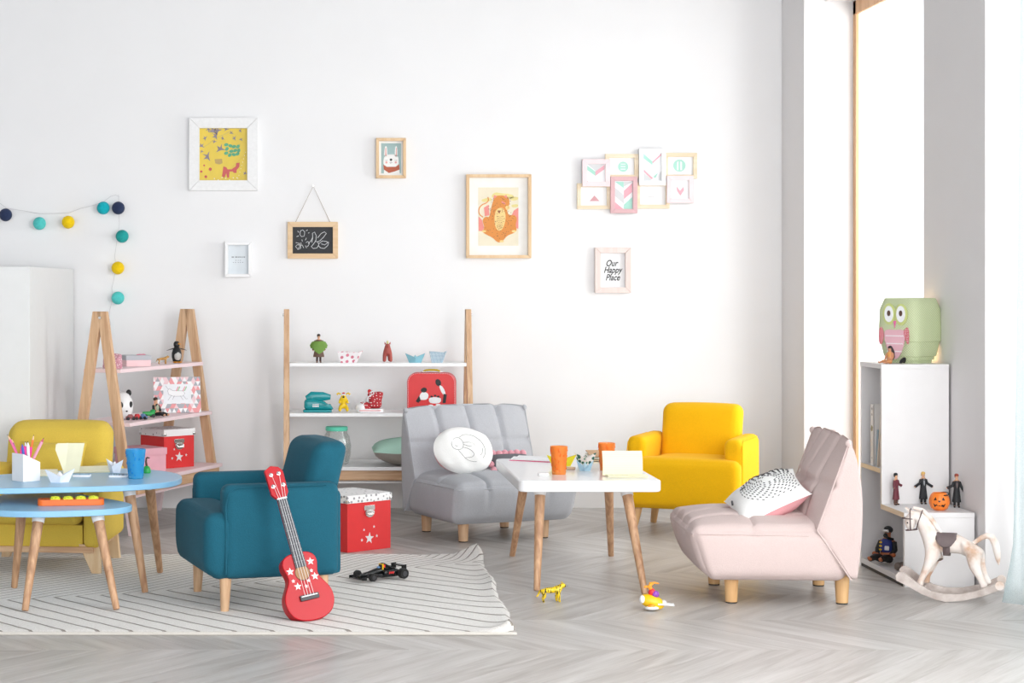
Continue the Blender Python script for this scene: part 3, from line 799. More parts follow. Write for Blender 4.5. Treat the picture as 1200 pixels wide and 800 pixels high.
for x, y, s, a in ((185, 120, 17, .3), (203, 118, 15, 1.2), (195, 140, 14, 2), (215, 196, 17, .8), (160, 228, 17, 2.2), (135, 183, 11, .4), (165, 113, 10, 3), (240, 112, 9, 1), (275, 150, 9, 2), (303, 156, 7, .2), (136, 207, 7, 1), (150, 150, 9, 1.7), (225, 150, 8, 2.6), (320, 300, 8, .9), (262, 128, 8, .5), (300, 118, 8, 2.2), (190, 165, 8, 1.1)): bird(x, y, s, a)
for x, y, a in ((240, 178, .2), (258, 183, -.3), (273, 186, .3), (290, 186, .8), (243, 196, 1), (262, 206, .2), (278, 203, .6), (293, 203, 1.2), (240, 214, .3), (255, 222, .9), (272, 220, -.4), (288, 217, .5)):
    c = Q(x, y); pr.disc(c[0], c[1], 9.5 / 3.636 * U, 7 / 3.636 * U, -.0069, 2, 10, a)
pr.stroke([Q(232, 215), Q(262, 200), Q(300, 175)], .0012, -.0067, 2)
pr.flat([Q(p[0], p[1]) for p in ((222, 312), (228, 270), (240, 274), (246, 283), (262, 283), (280, 270), (283, 256), (297, 254), (296, 272), (284, 286), (284, 298), (272, 298), (268, 292), (254, 292), (252, 318), (244, 318), (240, 300), (232, 318))], -.0069, 3)
for x, y, s in ((172, 282, 7), (146, 266, 4), (153, 314, 6), (134, 292, 5)):
    c = Q(x, y); pr.disc(c[0], c[1], s / 3.636 * U, s / 3.636 * U, -.0069, 3, 10); pr.stroke([c, (c[0] + .001, c[1] - .02)], .0009, -.0067, 5)
pr.flat([Q(p[0], p[1]) for p in ((190, 240), (222, 238), (224, 256), (212, 262), (194, 258))], -.0069, 5)
for k in range(9): c = Q(322 - k * 4, 210 + k * 14); pr.disc(c[0], c[1], .0016, .0022, -.0069, 4, 8)
for k in range(7): c = Q(190 + k * 16, 322 + 6 * math.sin(k * 2)); pr.disc(c[0], c[1], .0035, .0025, -.0069, 4, 8)
pr.stroke([Q(140, 190), Q(165, 175), Q(195, 150), Q(230, 135), (Q(262, 118))], .0009, -.0067, 1)
pr.stroke([Q(225, 330), Q(250, 290), Q(300, 240), Q(328, 215)], .0009, -.0067, 5)
pr.build('print', cols, r)
# --- small white box frame
cx, cy = 279.5, 304
r = wall_thing('picture_frame', 'small plain white box frame with a pale printed card, below the chalkboard level', 'picture frame', cx, cy)
r['label'] = 'small white portrait box frame with a pale printed card, left of the chalkboard'
mitre_frame(r, 31 * U, 41 * U, 3.6 * U, .04, m_white)
pr = MB(); pr.flat([(-12 * U, -17 * U), (12 * U, -17 * U), (12 * U, 17 * U), (-12 * U, 17 * U)], -.006)
for zz, xs_, hh in ((.010, (-.036, -.030, -.018, -.012, -.004, .004, .012, .022, .030), .006), (-.006, (-.016, -.004, .008), .003), (-.017, (-.030, -.018, -.004, .008, .020), .003)):
    for x in xs_: pr.flat([(x, zz), (x + .005, zz), (x + .005, zz + hh), (x, zz + hh)], -.0066, 1)
pr.build('print', [plain('pale blue card', '#e3eaef', .5), plain('grey print', '#8d9298', .6)], r)
# --- chalkboard on a string
cx, cy = 366.5, 281.5
r = wall_thing('chalkboard', 'small wood-framed chalkboard hanging on a string with a chalk rabbit and sun', 'chalkboard', cx, cy)
mitre_frame(r, 59 * U, 43 * U, 6 * U, .022, m_pine)
MB().span((-23.5 * U, -.010, -16 * U), (23.5 * U, -.004, 16 * U)).build('slate', plain('slate', '#24262a', .6), r)
ch = MB(); 
def C(x, y): return P(337 + (x - 497) / 3.636, 260 + (y - 507) / 3.636, cx, cy)
for pts in ([(552, 545), (562, 541), (570, 550), (568, 567), (556, 570), (550, 560), (552, 545)], [(540, 545), (545, 552)], [(535, 570), (545, 566)], [(575, 545), (583, 541)], [(577, 575), (573, 585)], [(585, 555), (590, 552)], [(558, 582), (560, 590)],
            [(600, 595), (604, 575), (603, 555), (612, 550), (619, 565), (618, 585), (608, 600), (598, 612), (606, 620), (622, 618), (630, 605), (626, 592), (614, 590)],
            [(625, 575), (640, 556), (655, 549), (662, 556), (650, 572), (634, 588), (622, 592)], [(630, 600), (645, 588), (662, 590), (672, 596), (668, 608), (654, 620), (638, 618), (628, 608)], [(640, 600), (655, 605), (672, 592)],
            [(532, 595), (545, 598), (550, 612), (540, 622), (531, 612), (538, 604), (560, 606), (566, 618)], [(545, 600), (555, 595), (552, 620), (540, 625)], [(575, 595), (584, 590), (590, 600), (582, 612), (572, 608), (578, 618)], [(585, 600), (598, 585), (604, 572)]):
    ch.stroke([C(*p) for p in pts], .0028, -.0108)
ch.build('chalk_drawing', plain('chalk', '#d6d8da', .9), r)
st = MB(); a = P(346, 261, cx, cy); b = P(387, 261, cx, cy); t_ = P(367, 218, cx, cy)
st.tube([(a[0], -.012, a[1]), (t_[0], -.006, t_[1]), (b[0], -.012, b[1])], .0017, 6); st.build('string', plain('jute', '#a89a88', .9), r)
mb = MB(); mb.tube([(t_[0], 0, t_[1] + .001), (t_[0], -.012, t_[1] + .001)], .003, 8); mb.build('nail', m_chrome, r)
# --- bunny
cx, cy = 458, 185.5
r = wall_thing('picture_frame', 'small wooden frame with a white rabbit in a red scarf on blue-green', 'picture frame', cx, cy)
mitre_frame(r, 35 * U, 47 * U, 3.4 * U, .03, m_pinez)
pr = MB()
def B(x, y): return P(441 + (x - 95) / 4.445, 162 + (y - 99) / 4.445, cx, cy)
pr.flat([B(106, 295), B(236, 295), B(236, 112), B(106, 112)], -.006, 0)
pr.flat([B(120, 282), B(224, 282), B(224, 125), B(120, 125)], -.0066, 1)
pr.flat([B(*p) for p in ((134, 282), (136, 250), (214, 250), (217, 282))], -.0072, 0)
hd = smooth_closed([B(*p) for p in ((133, 250), (131, 205), (145, 183), (200, 183), (212, 205), (211, 250))], 2); pr.flat(hd, -.0078, 0)
for pts in (((134, 195), (138, 145), (146, 138), (151, 150), (152, 192)), ((190, 192), (192, 150), (197, 137), (204, 148), (205, 195))): pr.flat(smooth_closed([B(*p) for p in pts], 1), -.0078, 0)
for pts in (((141, 190), (142, 152), (146, 148), (148, 190)), ((196, 190), (197, 150), (200, 148), (202, 190))): pr.flat([B(*p) for p in pts], -.0084, 2)
pr.flat([B(*p) for p in ((131, 236), (150, 248), (195, 248), (213, 234), (216, 262), (190, 272), (160, 280), (134, 262))], -.0084, 3)
c = B(171, 211); pr.disc(c[0], c[1], .007, .006, -.0086, 4)
for x in (147, 196): c = B(x, 225); pr.disc(c[0], c[1], .006, .006, -.0086, 2); pr.stroke([B(x - 6, 213), B(x, 216), B(x + 6, 212)], .0014, -.0088, 4)
pr.stroke([B(163, 224), B(170, 230), B(178, 224)], .0016, -.0088, 4); pr.stroke([B(171, 212), B(171, 226)], .0012, -.0088, 4)
pr.build('print', [plain('print paper', '#f2f2f0', .5), plain('print blue-green', '#9cb8b8', .5), plain('print pink', '#e3a8a2', .5), plain('print rust', '#b4532f', .5), plain('print black', '#2c2c2e', .5)], r)
# --- leopard
cx, cy = 584, 253.5
r = wall_thing('picture_frame', 'large wooden frame with an orange seated leopard print on a white mount', 'picture frame', cx, cy)
mitre_frame(r, 76 * U, 98 * U, 3.6 * U, .03, m_pinez)
pr = MB()
def L_(x, y): return P(546 + (x - 567) / 4.42, 205 + (y - 285) / 4.445, cx, cy)
pr.flat([L_(578, 712), L_(890, 712), L_(890, 296), L_(578, 296)], -.006, 0)
pr.flat([L_(630, 653), L_(838, 653), L_(838, 350), L_(630, 350)], -.0066, 1)
for pts in (((700, 388), (720, 374), (745, 380), (800, 384), (820, 400), (790, 410), (700, 405)), ((790, 400), (838, 398), (836, 416), (800, 420)), ((640, 415), (690, 400), (705, 418), (660, 428)), ((800, 440), (836, 436), (838, 452), (805, 455))):
    pr.flat(smooth_closed([L_(*p) for p in pts], 1), -.0072, 5)
for pts in (((632, 500), (650, 520), (660, 560), (650, 578), (632, 576)), ((838, 455), (815, 470), (800, 500), (820, 560), (838, 565)), ((660, 455), (684, 440), (688, 495), (664, 500))): pr.flat([L_(*p) for p in pts], -.0074, 4)
pr.flat(smooth_closed([L_(*p) for p in ((710, 410), (722, 392), (770, 392), (792, 408), (792, 440), (778, 462), (784, 490), (800, 495), (820, 492), (832, 515), (822, 545), (832, 575), (810, 590), (780, 600), (752, 636), (728, 636), (706, 612), (672, 596), (648, 580), (664, 560), (650, 520), (668, 500), (688, 508), (696, 460))], 2), -.0080, 2)
pr.flat([L_(*p) for p in ((708, 412), (712, 388), (728, 396))], -.0083, 4); pr.flat([L_(*p) for p in ((762, 396), (776, 388), (780, 408))], -.0083, 4)
pr.stroke(curve([L_(*p) for p in ((655, 505), (634, 490), (632, 462), (648, 440), (672, 432), (684, 418), (680, 400))]), .0055, -.0079, 2)
pr.flat(smooth_closed([L_(*p) for p in ((725, 460), (760, 452), (775, 500), (762, 560), (740, 580), (718, 560), (712, 500))], 2), -.0086, 3)
pr.flat(smooth_closed([L_(*p) for p in ((768, 448), (792, 444), (796, 462), (776, 470))], 1), -.0086, 3)
pr.flat([L_(*p) for p in ((752, 420), (772, 432), (768, 440), (750, 428))], -.0088, 4)
pr.flat([L_(*p) for p in ((728, 470), (748, 470), (738, 486))], -.0089, 6)
for x in (660, 815, 752): c = L_(x, 578 if x != 752 else 630); pr.disc(c[0], c[1], .012, .006, -.0084, 3)
rr = random.Random(3)
for k in range(150):
    x = rr.uniform(665, 815); y = rr.uniform(400, 615)
    if abs(x - 742) > 60 and y < 500: continue
    if y > 560 and abs(x - 738) > (640 - y) * .9: continue
    c = L_(x, y); pr.disc(c[0], c[1], .0024, .0018, -.0092, 6, 6)
for k in range(7):
    for s in (-1, 1): pr.stroke([L_(742, 505 + k * 10), L_(742 + s * 16, 498 + k * 10)], .0014, -.0091, 6)
pr.build('print', [plain('mount board', '#f4f3ef', .6), plain('print sand', '#e9e0c8', .5), plain('print orange', '#dc8a32', .5), plain('print cream', '#efcf88', .5), plain('print coral', '#e88b82', .5), plain('print straw', '#e3d58c', .5), plain('print brown', '#8a4a22', .5)], r)
# --- collage of eight little frames
cx, cy = 745, 212
root = wall_thing('photo_collage', 'collage of eight overlapping small photo frames in pink, white and pale wood', 'picture frame', cx, cy)
m_pp = plain('blush frame', '#f3dde0', .5); m_rose = plain('dusty rose frame', '#d9b0b4', .5, bump=.3, nscale=150); m_pw = wood('very pale pine', '#efe0c6', '#e6d2b2', 'X', .6)
pmats = [m_paper, plain('mint print', '#a8dccd', .5), plain('rose print', '#e6a9b6', .5), plain('grey print pale', '#d2d4d6', .5), plain('dusty print', '#cf9aa0', .5)]
def K(x, y): return (670 + x / 8.0, 170 + y / 8.0)
def mini(x0, y0, x1, y1, bw, mat, y, d, shapes, nm):
    a = K(x0, y0); b = K(x1, y1); mx, my = (a[0] + b[0]) / 2, (a[1] + b[1]) / 2; c = P(mx, my, cx, cy)
    w, h = (b[0] - a[0]) * U, (b[1] - a[1]) * U
    e = bpy.data.objects.new('photo_frame', None); scene.collection.objects.link(e); e.parent = root; e.location = (c[0], y, c[1]); e['label'] = nm
    mitre_frame(e, w, h, bw * U, d, mat, 'frame', gap=.0002)
    pr = MB(); pr.flat([(-w / 2 + bw * U * .8, -h / 2 + bw * U * .8), (w / 2 - bw * U * .8, -h / 2 + bw * U * .8), (w / 2 - bw * U * .8, h / 2 - bw * U * .8), (-w / 2 + bw * U * .8, h / 2 - bw * U * .8)], -.005, 0)
    for k, (m, pts) in enumerate(shapes):
        if m >= 10: q = K(pts[0], pts[1]); q = P(q[0], q[1], mx, my); pr.disc(q[0], q[1], pts[2] / 8 * U, pts[2] / 8 * U, -.0056 - .0003 * k, m - 10, 20)
        else: pr.flat([P(*K(*p), mx, my) for p in pts], -.0056 - .0003 * k, m)
    pr.build('print', pmats, e)
mini(310, 85, 620, 315, 4.5, m_pw, 0, .018, [(11, (480, 203, 48)), (0, [(455, 175), (505, 175), (500, 182), (460, 182)]), (0, [(455, 198), (505, 198), (500, 206), (460, 206)]), (0, [(455, 222), (505, 222), (500, 230), (460, 230)])], 'pale wood frame with a mint circle, upper middle')
mini(860, 75, 1170, 315, 4.5, m_pw, 0, .018, [(11, (1008, 192, 58)), (0, [(985, 160), (998, 150), (998, 235), (985, 235)]), (0, [(1016, 150), (1032, 160), (1032, 235), (1016, 235)])], 'pale wood frame with a mint circle, upper right')
mini(48, 360, 360, 600, 4.2, m_pw, 0, .018, [(4, [(165, 525), (258, 525), (212, 472)])], 'pale wood frame with a rose triangle')
mini(600, 350, 912, 595, 4.4, m_pw, 0, .018, [(3, [(715, 480), (770, 478), (770, 486), (715, 488)])], 'pale wood frame with a white card')
mini(92, 135, 352, 390, 5.6, m_pp, -.018, .016, [(3, [(140, 180), (300, 180), (220, 245)]), (1, [(134, 190), (215, 250), (215, 290), (134, 232)]), (2, [(215, 250), (300, 188), (300, 228), (215, 290)]), (4, [(134, 335), (150, 345), (134, 345)])], 'blush pink frame with a chevron')
mini(355, 298, 605, 640, 5.0, m_rose, -.018, .018, [(1, [(398, 345), (480, 345), (480, 405)]), (3, [(482, 345), (560, 345), (482, 392)]), (2, [(482, 430), (560, 360), (560, 440), (482, 508)]), (3, [(398, 400), (480, 470), (480, 550), (398, 480)]), (1, [(482, 560), (560, 488), (560, 602), (490, 602), (482, 595)]), (2, [(398, 535), (478, 602), (398, 602)])], 'dusty rose frame with bold chevrons')
mini(622, 38, 872, 382, 5.0, m_white, -.018, .018, [(1, [(664, 82), (748, 155), (748, 188), (664, 125)]), (2, [(748, 160), (830, 82), (830, 100), (752, 172)]), (2, [(668, 230), (755, 312), (740, 322), (668, 252)]), (3, [(668, 258), (735, 322), (735, 335), (668, 335)]), (1, [(760, 296), (800, 262), (780, 305), (766, 310)]), (3, [(805, 290), (832, 240), (832, 330), (810, 330)])], 'white frame with chevrons')
mini(882, 290, 1130, 545, 5.2, m_pp, -.018, .016, [(2, [(975, 390), (1008, 430), (1040, 392), (1044, 425), (1010, 475), (980, 430)])], 'blush pink frame with a rose deer shape, right end')
# --- Our Happy Place
cx, cy = 717.5, 316.5
r = wall_thing('picture_frame', 'blush wooden frame reading Our Happy Place in black brush script', 'picture frame', cx, cy)
mitre_frame(r, 42 * U, 53 * U, 6.4 * U, .03, wood('blush wood', '#eadbd6', '#e2d0ca', 'Z', .5))
pr = MB(); pr.flat([(-15.5 * U, -21 * U), (15.5 * U, -21 * U), (15.5 * U, 21 * U), (-15.5 * U, 21 * U)], -.006)
for s_, z_, x_ in (('Our', .036, -.006), ('Happy', .0, 0), ('Place', -.040, 0)): pr.text(s_, .047, -.0066, 1, (x_, z_), .35, .78, .0009)
pr.build('print', [m_paper, m_dark], r)
# --- ball garland
root = wall_thing('ball_garland', 'string of navy, aqua, yellow and teal cotton balls draped over the wall corner at left', 'garland', 75, 260)
gcx, gcy = 75, 260
balls = [(8, 252, '#2c3858'), (47.5, 262, '#58cdc9'), (81, 260.5, '#f3cd10'), (122, 244, '#12aebc'), (139.5, 244, '#2c3858'), (144, 277, '#25a3a0'), (139, 314, '#f3cd10'), (139, 349, '#58cdc9'), (119.5, 387, '#1f9e99'), (-32, 247, '#25a3a0')]
for k, (x, y, c) in enumerate(balls):
    q = P(x, y, gcx, gcy); mb = MB(); mb.ell((q[0], -.040, q[1]), .0345, 24)
    mt = fabric('cotton ball ' + c, c, 90, .10, .5, .8, .1)
    o = mb.build('ball', mt, root)
cord = [(-60, 236), (-32, 240), (-12, 236), (0, 238), (8, 244), (28, 247), (47, 250.5), (64, 250), (81, 249.5), (95, 244), (110, 240.5), (122, 236), (130, 230), (136, 228.5), (140, 231)]
cord2 = [(139, 228), (139.5, 245), (140, 262), (139, 270), (136, 290), (134.5, 300), (136, 312), (133, 330), (131, 338), (133, 348), (129, 362), (128, 372), (130, 380), (124, 386), (128, 400), (129, 415)]
mb = MB(); mb.tube([(P(a, b, gcx, gcy)[0], -.008, P(a, b, gcx, gcy)[1]) for a, b in cord], .0012, 6)
mb.tube([(P(a, b, gcx, gcy)[0], -.005, P(a, b, gcx, gcy)[1]) for a, b in cord2], .0010, 6)
mb.build('cord', plain('pale cord', '#cfcfd1', .7), root)
# ============================================================ THINGS ON THE SHELVES
def fig(name, label, loc, rz, h, hair, coat, legs, shoe, arms=((-.16, .60), (.16, .60)), coat_len=.22, group=None, skinc='#d9a682', collar=None, wide=1.0, lean=None):
    """small toy figure, one continuous body, clothes and hair as parts; front -Y; arms give hand x, z as fractions of h"""
    root = thing(name, label, 'toy figure', loc, rz, group, rot=lean)
    S = h; ms = plain('toy skin ' + skinc, skinc, .45)
    J = [(0, 0, .50), (0, 0, .62), (0, 0, .76), (0, 0, .83), (0, -.008, .885), (0, 0, .955),
         (-.075 * wide, 0, .755), (-.115 * wide, -.01, .64), (arms[0][0], -.04, arms[0][1]), (.075 * wide, 0, .755), (.115 * wide, -.01, .64), (arms[1][0], -.04, arms[1][1]),
         (-.045, 0, .47), (-.052, -.01, .25), (-.058, .01, .05), (.045, 0, .47), (.052, -.01, .25), (.058, .01, .05), (-.064, -.06, .02), (.064, -.06, .02)]
    E = [(0, 1), (1, 2), (2, 3), (3, 4), (4, 5), (2, 6), (6, 7), (7, 8), (2, 9), (9, 10), (10, 11), (0, 12), (12, 13), (13, 14), (0, 15), (15, 16), (16, 17), (14, 18), (17, 19)]
    Rr = [.065, .058, .062, .028, .052, .042, .032, .026, .022, .032, .026, .022, .045, .035, .024, .045, .035, .024, .022, .022]
    skin('body', [tuple(c * S for c in j) for j in J], E, [r * S for r in Rr], ms, root, 1)
    mb = MB()
    for s, a, b in ((-1, 6, 7), (1, 9, 10)):
        p, q, e = Vector(J[a]) * S, Vector(J[b]) * S, Vector(J[b + 1]) * S
        mb.tube([p, q, q.lerp(e, .85)], [.045 * S, .040 * S, .042 * S], 12)
    k = [(.060, .79), (.098, .765), (.095, .66), (.085, .55), (.10, .42), (.125, coat_len + .06), (.13, coat_len)]
    mb.lathe([(0.001, .795 * S)] + [(r * S * wide, z * S) for r, z in k] + [(.0, (coat_len + .01) * S)], 20, 0, (0, 0, 0), 1, .72)
    ct = mb.build('coat', plain('toy coat ' + coat, coat, .6, bump=.3, nscale=60), root)
    if collar:
        mb = MB(); mb.add([(-.028 * S, -.066 * S, .785 * S), (.028 * S, -.066 * S, .785 * S), (.02 * S, -.073 * S, .62 * S), (0, -.075 * S, .56 * S), (-.02 * S, -.073 * S, .62 * S)], [(0, 1, 2, 3, 4)])
        mb.build('shirt_front', plain('toy shirt ' + collar, collar, .6), ct)
    mb = MB()
    for s in (-1, 1):
        mb.tube([(s * .048 * S, 0, .45 * S), (s * .054 * S, -.008 * S, .25 * S), (s * .058 * S, .01 * S, .05 * S)], [.05 * S, .041 * S, .034 * S], 12)
    mb.build('trousers', plain('toy trousers ' + legs, legs, .6), root)
    for s in (-1, 1):
        mb = MB(); mb.ell((s * .062 * S, -.028 * S, .024 * S), (.032 * S, .065 * S, .026 * S), 12); mb.build('shoe', plain('toy shoe ' + shoe, shoe, .5), root)
    mb = MB(); mb.ell((0, .012 * S, .945 * S), (.062 * S, .066 * S, .052 * S), 16); mb.ell((0, .035 * S, .905 * S), (.056 * S, .04 * S, .05 * S), 12)
    mb.build('hair', plain('toy hair ' + hair, hair, .7, bump=.4, nscale=300), root)
    mb = MB()
    for s in (-1, 1): mb.ell((s * .018 * S, -.052 * S, .893 * S), (.006 * S, .005 * S, .006 * S), 8)
    mb.build('eyes', m_dark, root)
    return root
def on_unit(o, cx, sr):   # shelf-unit coordinates to world
    pass
def AS(x, y, z):          # point on the left A-frame unit: x along its length, y depth (front is -Y)
    c, s = math.cos(SAr), math.sin(SAr); return Vector((SA[0] + x * c - y * s, SA[1] + x * s + y * c, z))
def AX(px, y, z):         # distance along the unit that shows at pixel column px
    lo, hi = -.6, .6
    for _ in range(40):
        m = (lo + hi) / 2; p = AS(m, y, z); q = XV + F * p.x / p.y
        if q < px: lo = m
        else: hi = m
    return (lo + hi) / 2
z1, z2, z3 = .79, .535, .265
# --- left unit, top shelf
p = AS(AX(132.5, -.02, z1), -.02, z1)
mb = MB(); h = .075
vs = [(-.045, -.03, 0), (.035, -.035, 0), (.04, .03, 0), (-.04, .035, 0), (-.05, .0, h * .75), (.0, -.045, h * .62), (.045, 0, h * .9), (0, .045, h * .8), (-.01, 0, h)]
mb.add(vs, [(3, 2, 1, 0), (0, 1, 5), (1, 2, 6), (2, 3, 7), (3, 0, 4), (0, 5, 4), (1, 6, 5), (2, 7, 6), (3, 4, 7), (4, 5, 8), (5, 6, 8), (6, 7, 8), (7, 4, 8)])
t = NT('dotted rose paper'); tc = t.n('ShaderNodeTexCoord'); vo = t.n('ShaderNodeTexVoronoi', Scale=110.0); t.l(tc.outputs['Object'], vo.inputs['Vector'])
t.l(t.ramp(vo.outputs['Distance'], [(.28, lin('#f4e4e8')), (.36, lin('#c98d9b'))]), t.b.inputs['Base Color'])
tag(mb.build('paper_box', t.m, loc=p, rz=.5, ang=5), 'folded rose paper gem with white dots on the top pink shelf', 'paper box')
p = AS(AX(159, .0, z1), .0, z1); root = thing('gift_box', 'flat pink gift box with a grey lid on the top pink shelf', 'box', p, R(20))
mb = MB(); mb.soft((.125, .12, .032), .002, (4, 4, 4), None, (0, 0, .016)); mb.build('box_base', plain('pink card', '#f0cdd0', .6), root)
mb = MB(); mb.soft((.13, .125, .024), .002, (4, 4, 4), None, (0, 0, .043)); mb.build('lid', plain('grey card', '#b5b7bd', .6), root)
mb = MB(); mb.ell((.015, -.02, .057), (.018, .012, .004), 12); mb.ell((.035, -.01, .057), (.014, .01, .004), 12); mb.build('bow', plain('bow pink', '#e392a6', .5), root)

def quadruped(name, label, loc, rz, L, mat, extra, legw=.055):
    """standing toy cat facing +X"""
    root = thing(name, label, 'toy animal', loc, rz)
    J = [(-.30, 0, .44), (0, 0, .42), (.24, 0, .46), (.36, 0, .56), (.46, 0, .60), (.56, 0, .56),
         (.25, -.10, .36), (.26, -.11, .18), (.27, -.11, .03), (.25, .10, .36), (.22, .11, .18), (.22, .11, .03),
         (-.30, -.10, .36), (-.26, -.11, .22), (-.34, -.11, .13), (-.32, -.11, .03), (-.30, .10, .36), (-.24, .11, .22), (-.30, .11, .13), (-.26, .11, .03),
         (-.42, 0, .42), (-.50, 0, .24), (-.56, 0, .20), (.32, -.11, .025), (.27, .11, .025), (-.27, -.11, .025), (-.21, .11, .025)]
    E = [(0, 1), (1, 2), (2, 3), (3, 4), (4, 5), (2, 6), (6, 7), (7, 8), (2, 9), (9, 10), (10, 11), (0, 12), (12, 13), (13, 14), (14, 15), (0, 16), (16, 17), (17, 18), (18, 19), (0, 20), (20, 21), (21, 22), (8, 23), (11, 24), (15, 25), (19, 26)]
    Rr = [.12, .115, .125, .10, .10, .055, .07, .055, .045, .07, .055, .045, .085, .055, .042, .042, .085, .055, .042, .042, .045, .03, .028, .04, .04, .04, .04]
    skin('body', [tuple(c * L for c in j) for j in J], E, [r * L for r in Rr], mat, root, 2)
    mb = MB()
    for s in (-1, 1): mb.ell((.40 * L, s * .075 * L, .69 * L), (.02 * L, .03 * L, .035 * L), 8)
    mb.build('ears', mat, root)
    mb = MB()
    for s in (-1, 1): mb.ell((.525 * L, s * .05 * L, .615 * L), .012 * L, 8)
    mb.ell((.605 * L, 0, .57 * L), (.015 * L, .022 * L, .015 * L), 8); mb.build('face_paint', m_dark, root)
    return root
def striped(name, c1, c2, scale, stretch=(1, .25, .35), th=(.5, .56)):
    t = NT(name); t.b.inputs['Roughness'].default_value = .4; tc = t.n('ShaderNodeTexCoord'); mp = t.n('ShaderNodeMapping'); mp.inputs['Scale'].default_value = stretch
    ns = t.n('ShaderNodeTexNoise', Scale=scale, Detail=1.0); t.l(tc.outputs['Object'], mp.inputs['Vector']); t.l(mp.outputs[0], ns.inputs['Vector'])
    t.l(t.ramp(ns.outputs[0], [(th[0], lin(c1)), (th[1], lin(c2))]), t.b.inputs['Base Color']); return t.m
p = AS(AX(190.5, -.02, z1), -.02, z1)
quadruped('toy_leopard', 'small spotted tan leopard figure on the top pink shelf', p, R(10), .062, striped('leopard coat', '#d6a458', '#6e4420', 420, (1, 1, 1), (.52, .6)), None)
# penguin
p = AS(AX(207, -.02, z1), -.02, z1); root = thing('toy_penguin', 'black toy penguin with spread flippers and orange feet on the top pink shelf', 'toy animal', p, R(25))
mb = MB(); mb.lathe([(.001, .006), (.020, .008), (.026, .03), (.026, .05), (.020, .07), (.013, .082), (.016, .090), (.0165, .10), (.011, .110), (.001, .113)], 20, 0, sx=1, sy=.9); mb.build('body', m_black, root)
mb = MB(); mb.ell((0, -.012, .036), (.020, .0145, .026), 16); mb.build('belly', plain('belly grey', '#b9b8b4', .5), root)
for s in (-1, 1):
    mb = MB(); mb.tube([(s * .018, 0, .074), (s * .035, 0, .070), (s * .055, 0, .064)], [.007, .006, .002], 10, 0, .4); mb.build('flipper', m_black, root)
    mb = MB(); mb.ell((s * .012, -.012, .004), (.013, .018, .004), 10); mb.build('foot', plain('penguin orange', '#e79a1c', .5), root)
mb = MB(); mb.tube([(.006, -.012, .099), (.014, -.026, .097)], [.005, .001], 8); mb.build('beak', plain('penguin orange', '#e79a1c', .5), root)
# --- left unit, middle shelf
p = AS(AX(143, .02, z2), .02, z2); root = thing('panda_bank', 'glossy white panda head money box on the middle pink shelf', 'money box', p, R(30))
mb = MB(); mb.lathe([(.001, .0), (.042, .002), (.052, .03), (.056, .06), (.050, .095), (.034, .12), (.014, .132), (.001, .134)], 24); mb.build('head', plain('glossy white', '#f4f4f4', .12), root)
for s in (-1, 1):
    mb = MB(); mb.ell((s * .036, .0, .126), (.015, .010, .017), 12); mb.build('ear', m_black, root)
    mb = MB(); mb.ell((s * .024, -.045, .070), (.011, .009, .018), 12, 0, (0, s * .3, 0)); mb.build('eye_patch', m_black, root)
mb = MB(); mb.ell((.0, -.056, .04), (.006, .004, .004), 8); mb.build('nose', m_black, root)
# small toys
def toy_car(name, label, p, rz, L, c, c2='#1a1a1c'):
    root = thing(name, label, 'toy car', p, rz, 'tiny toy cars on the middle pink shelf')
    mb = MB(); mb.prism([(-L / 2, .006), (L / 2, .006), (L / 2, .016), (L * .28, .019), (L * .12, .028), (-L * .2, .028), (-L * .34, .019), (-L / 2, .017)], -L * .2, L * .2); mb.build('body', plain('toy ' + c, c, .3), root, bevel=.001)
    for sx in (-1, 1):
        for sy in (-1, 1): mb = MB(); mb.tube([(sx * L * .3, sy * L * .17, .008), (sx * L * .3, sy * L * .25, .008)], .008, 12); mb.build('wheel', plain('tyre ' + c2, c2, .6), root)
    return root
toy_car('toy_car', 'tiny dark red toy car on the middle pink shelf beside the panda', AS(AX(153, -.06, z2), -.06, z2), R(20), .045, '#7c1c22')
toy_car('toy_car', 'tiny bright red toy car on the middle pink shelf', AS(AX(161, -.08, z2), -.08, z2), R(50), .04, '#c8202a')
toy_car('toy_car', 'tiny blue-grey toy motorcycle-like car on the middle pink shelf', AS(AX(168, -.10, z2), -.10, z2), R(-20), .038, '#5f86b4')
p = AS(AX(174, -.06, z2), -.06, z2); root = thing('toy_vehicle', 'small green toy vehicle under the seated figure on the middle pink shelf', 'toy vehicle', p, R(20))
mb = MB(); mb.soft((.06, .035, .022), .008, (8, 8, 6), None, (0, 0, .019)); mb.ell((.022, 0, .03), (.014, .013, .010), 12); mb.build('body', plain('toy green', '#1fa04a', .35), root)
for sx in (-1, 1):
    for sy in (-1, 1): mb = MB(); mb.tube([(sx * .02, sy * .014, .009), (sx * .02, sy * .022, .009)], .009, 12); mb.build('wheel', m_dark, root)
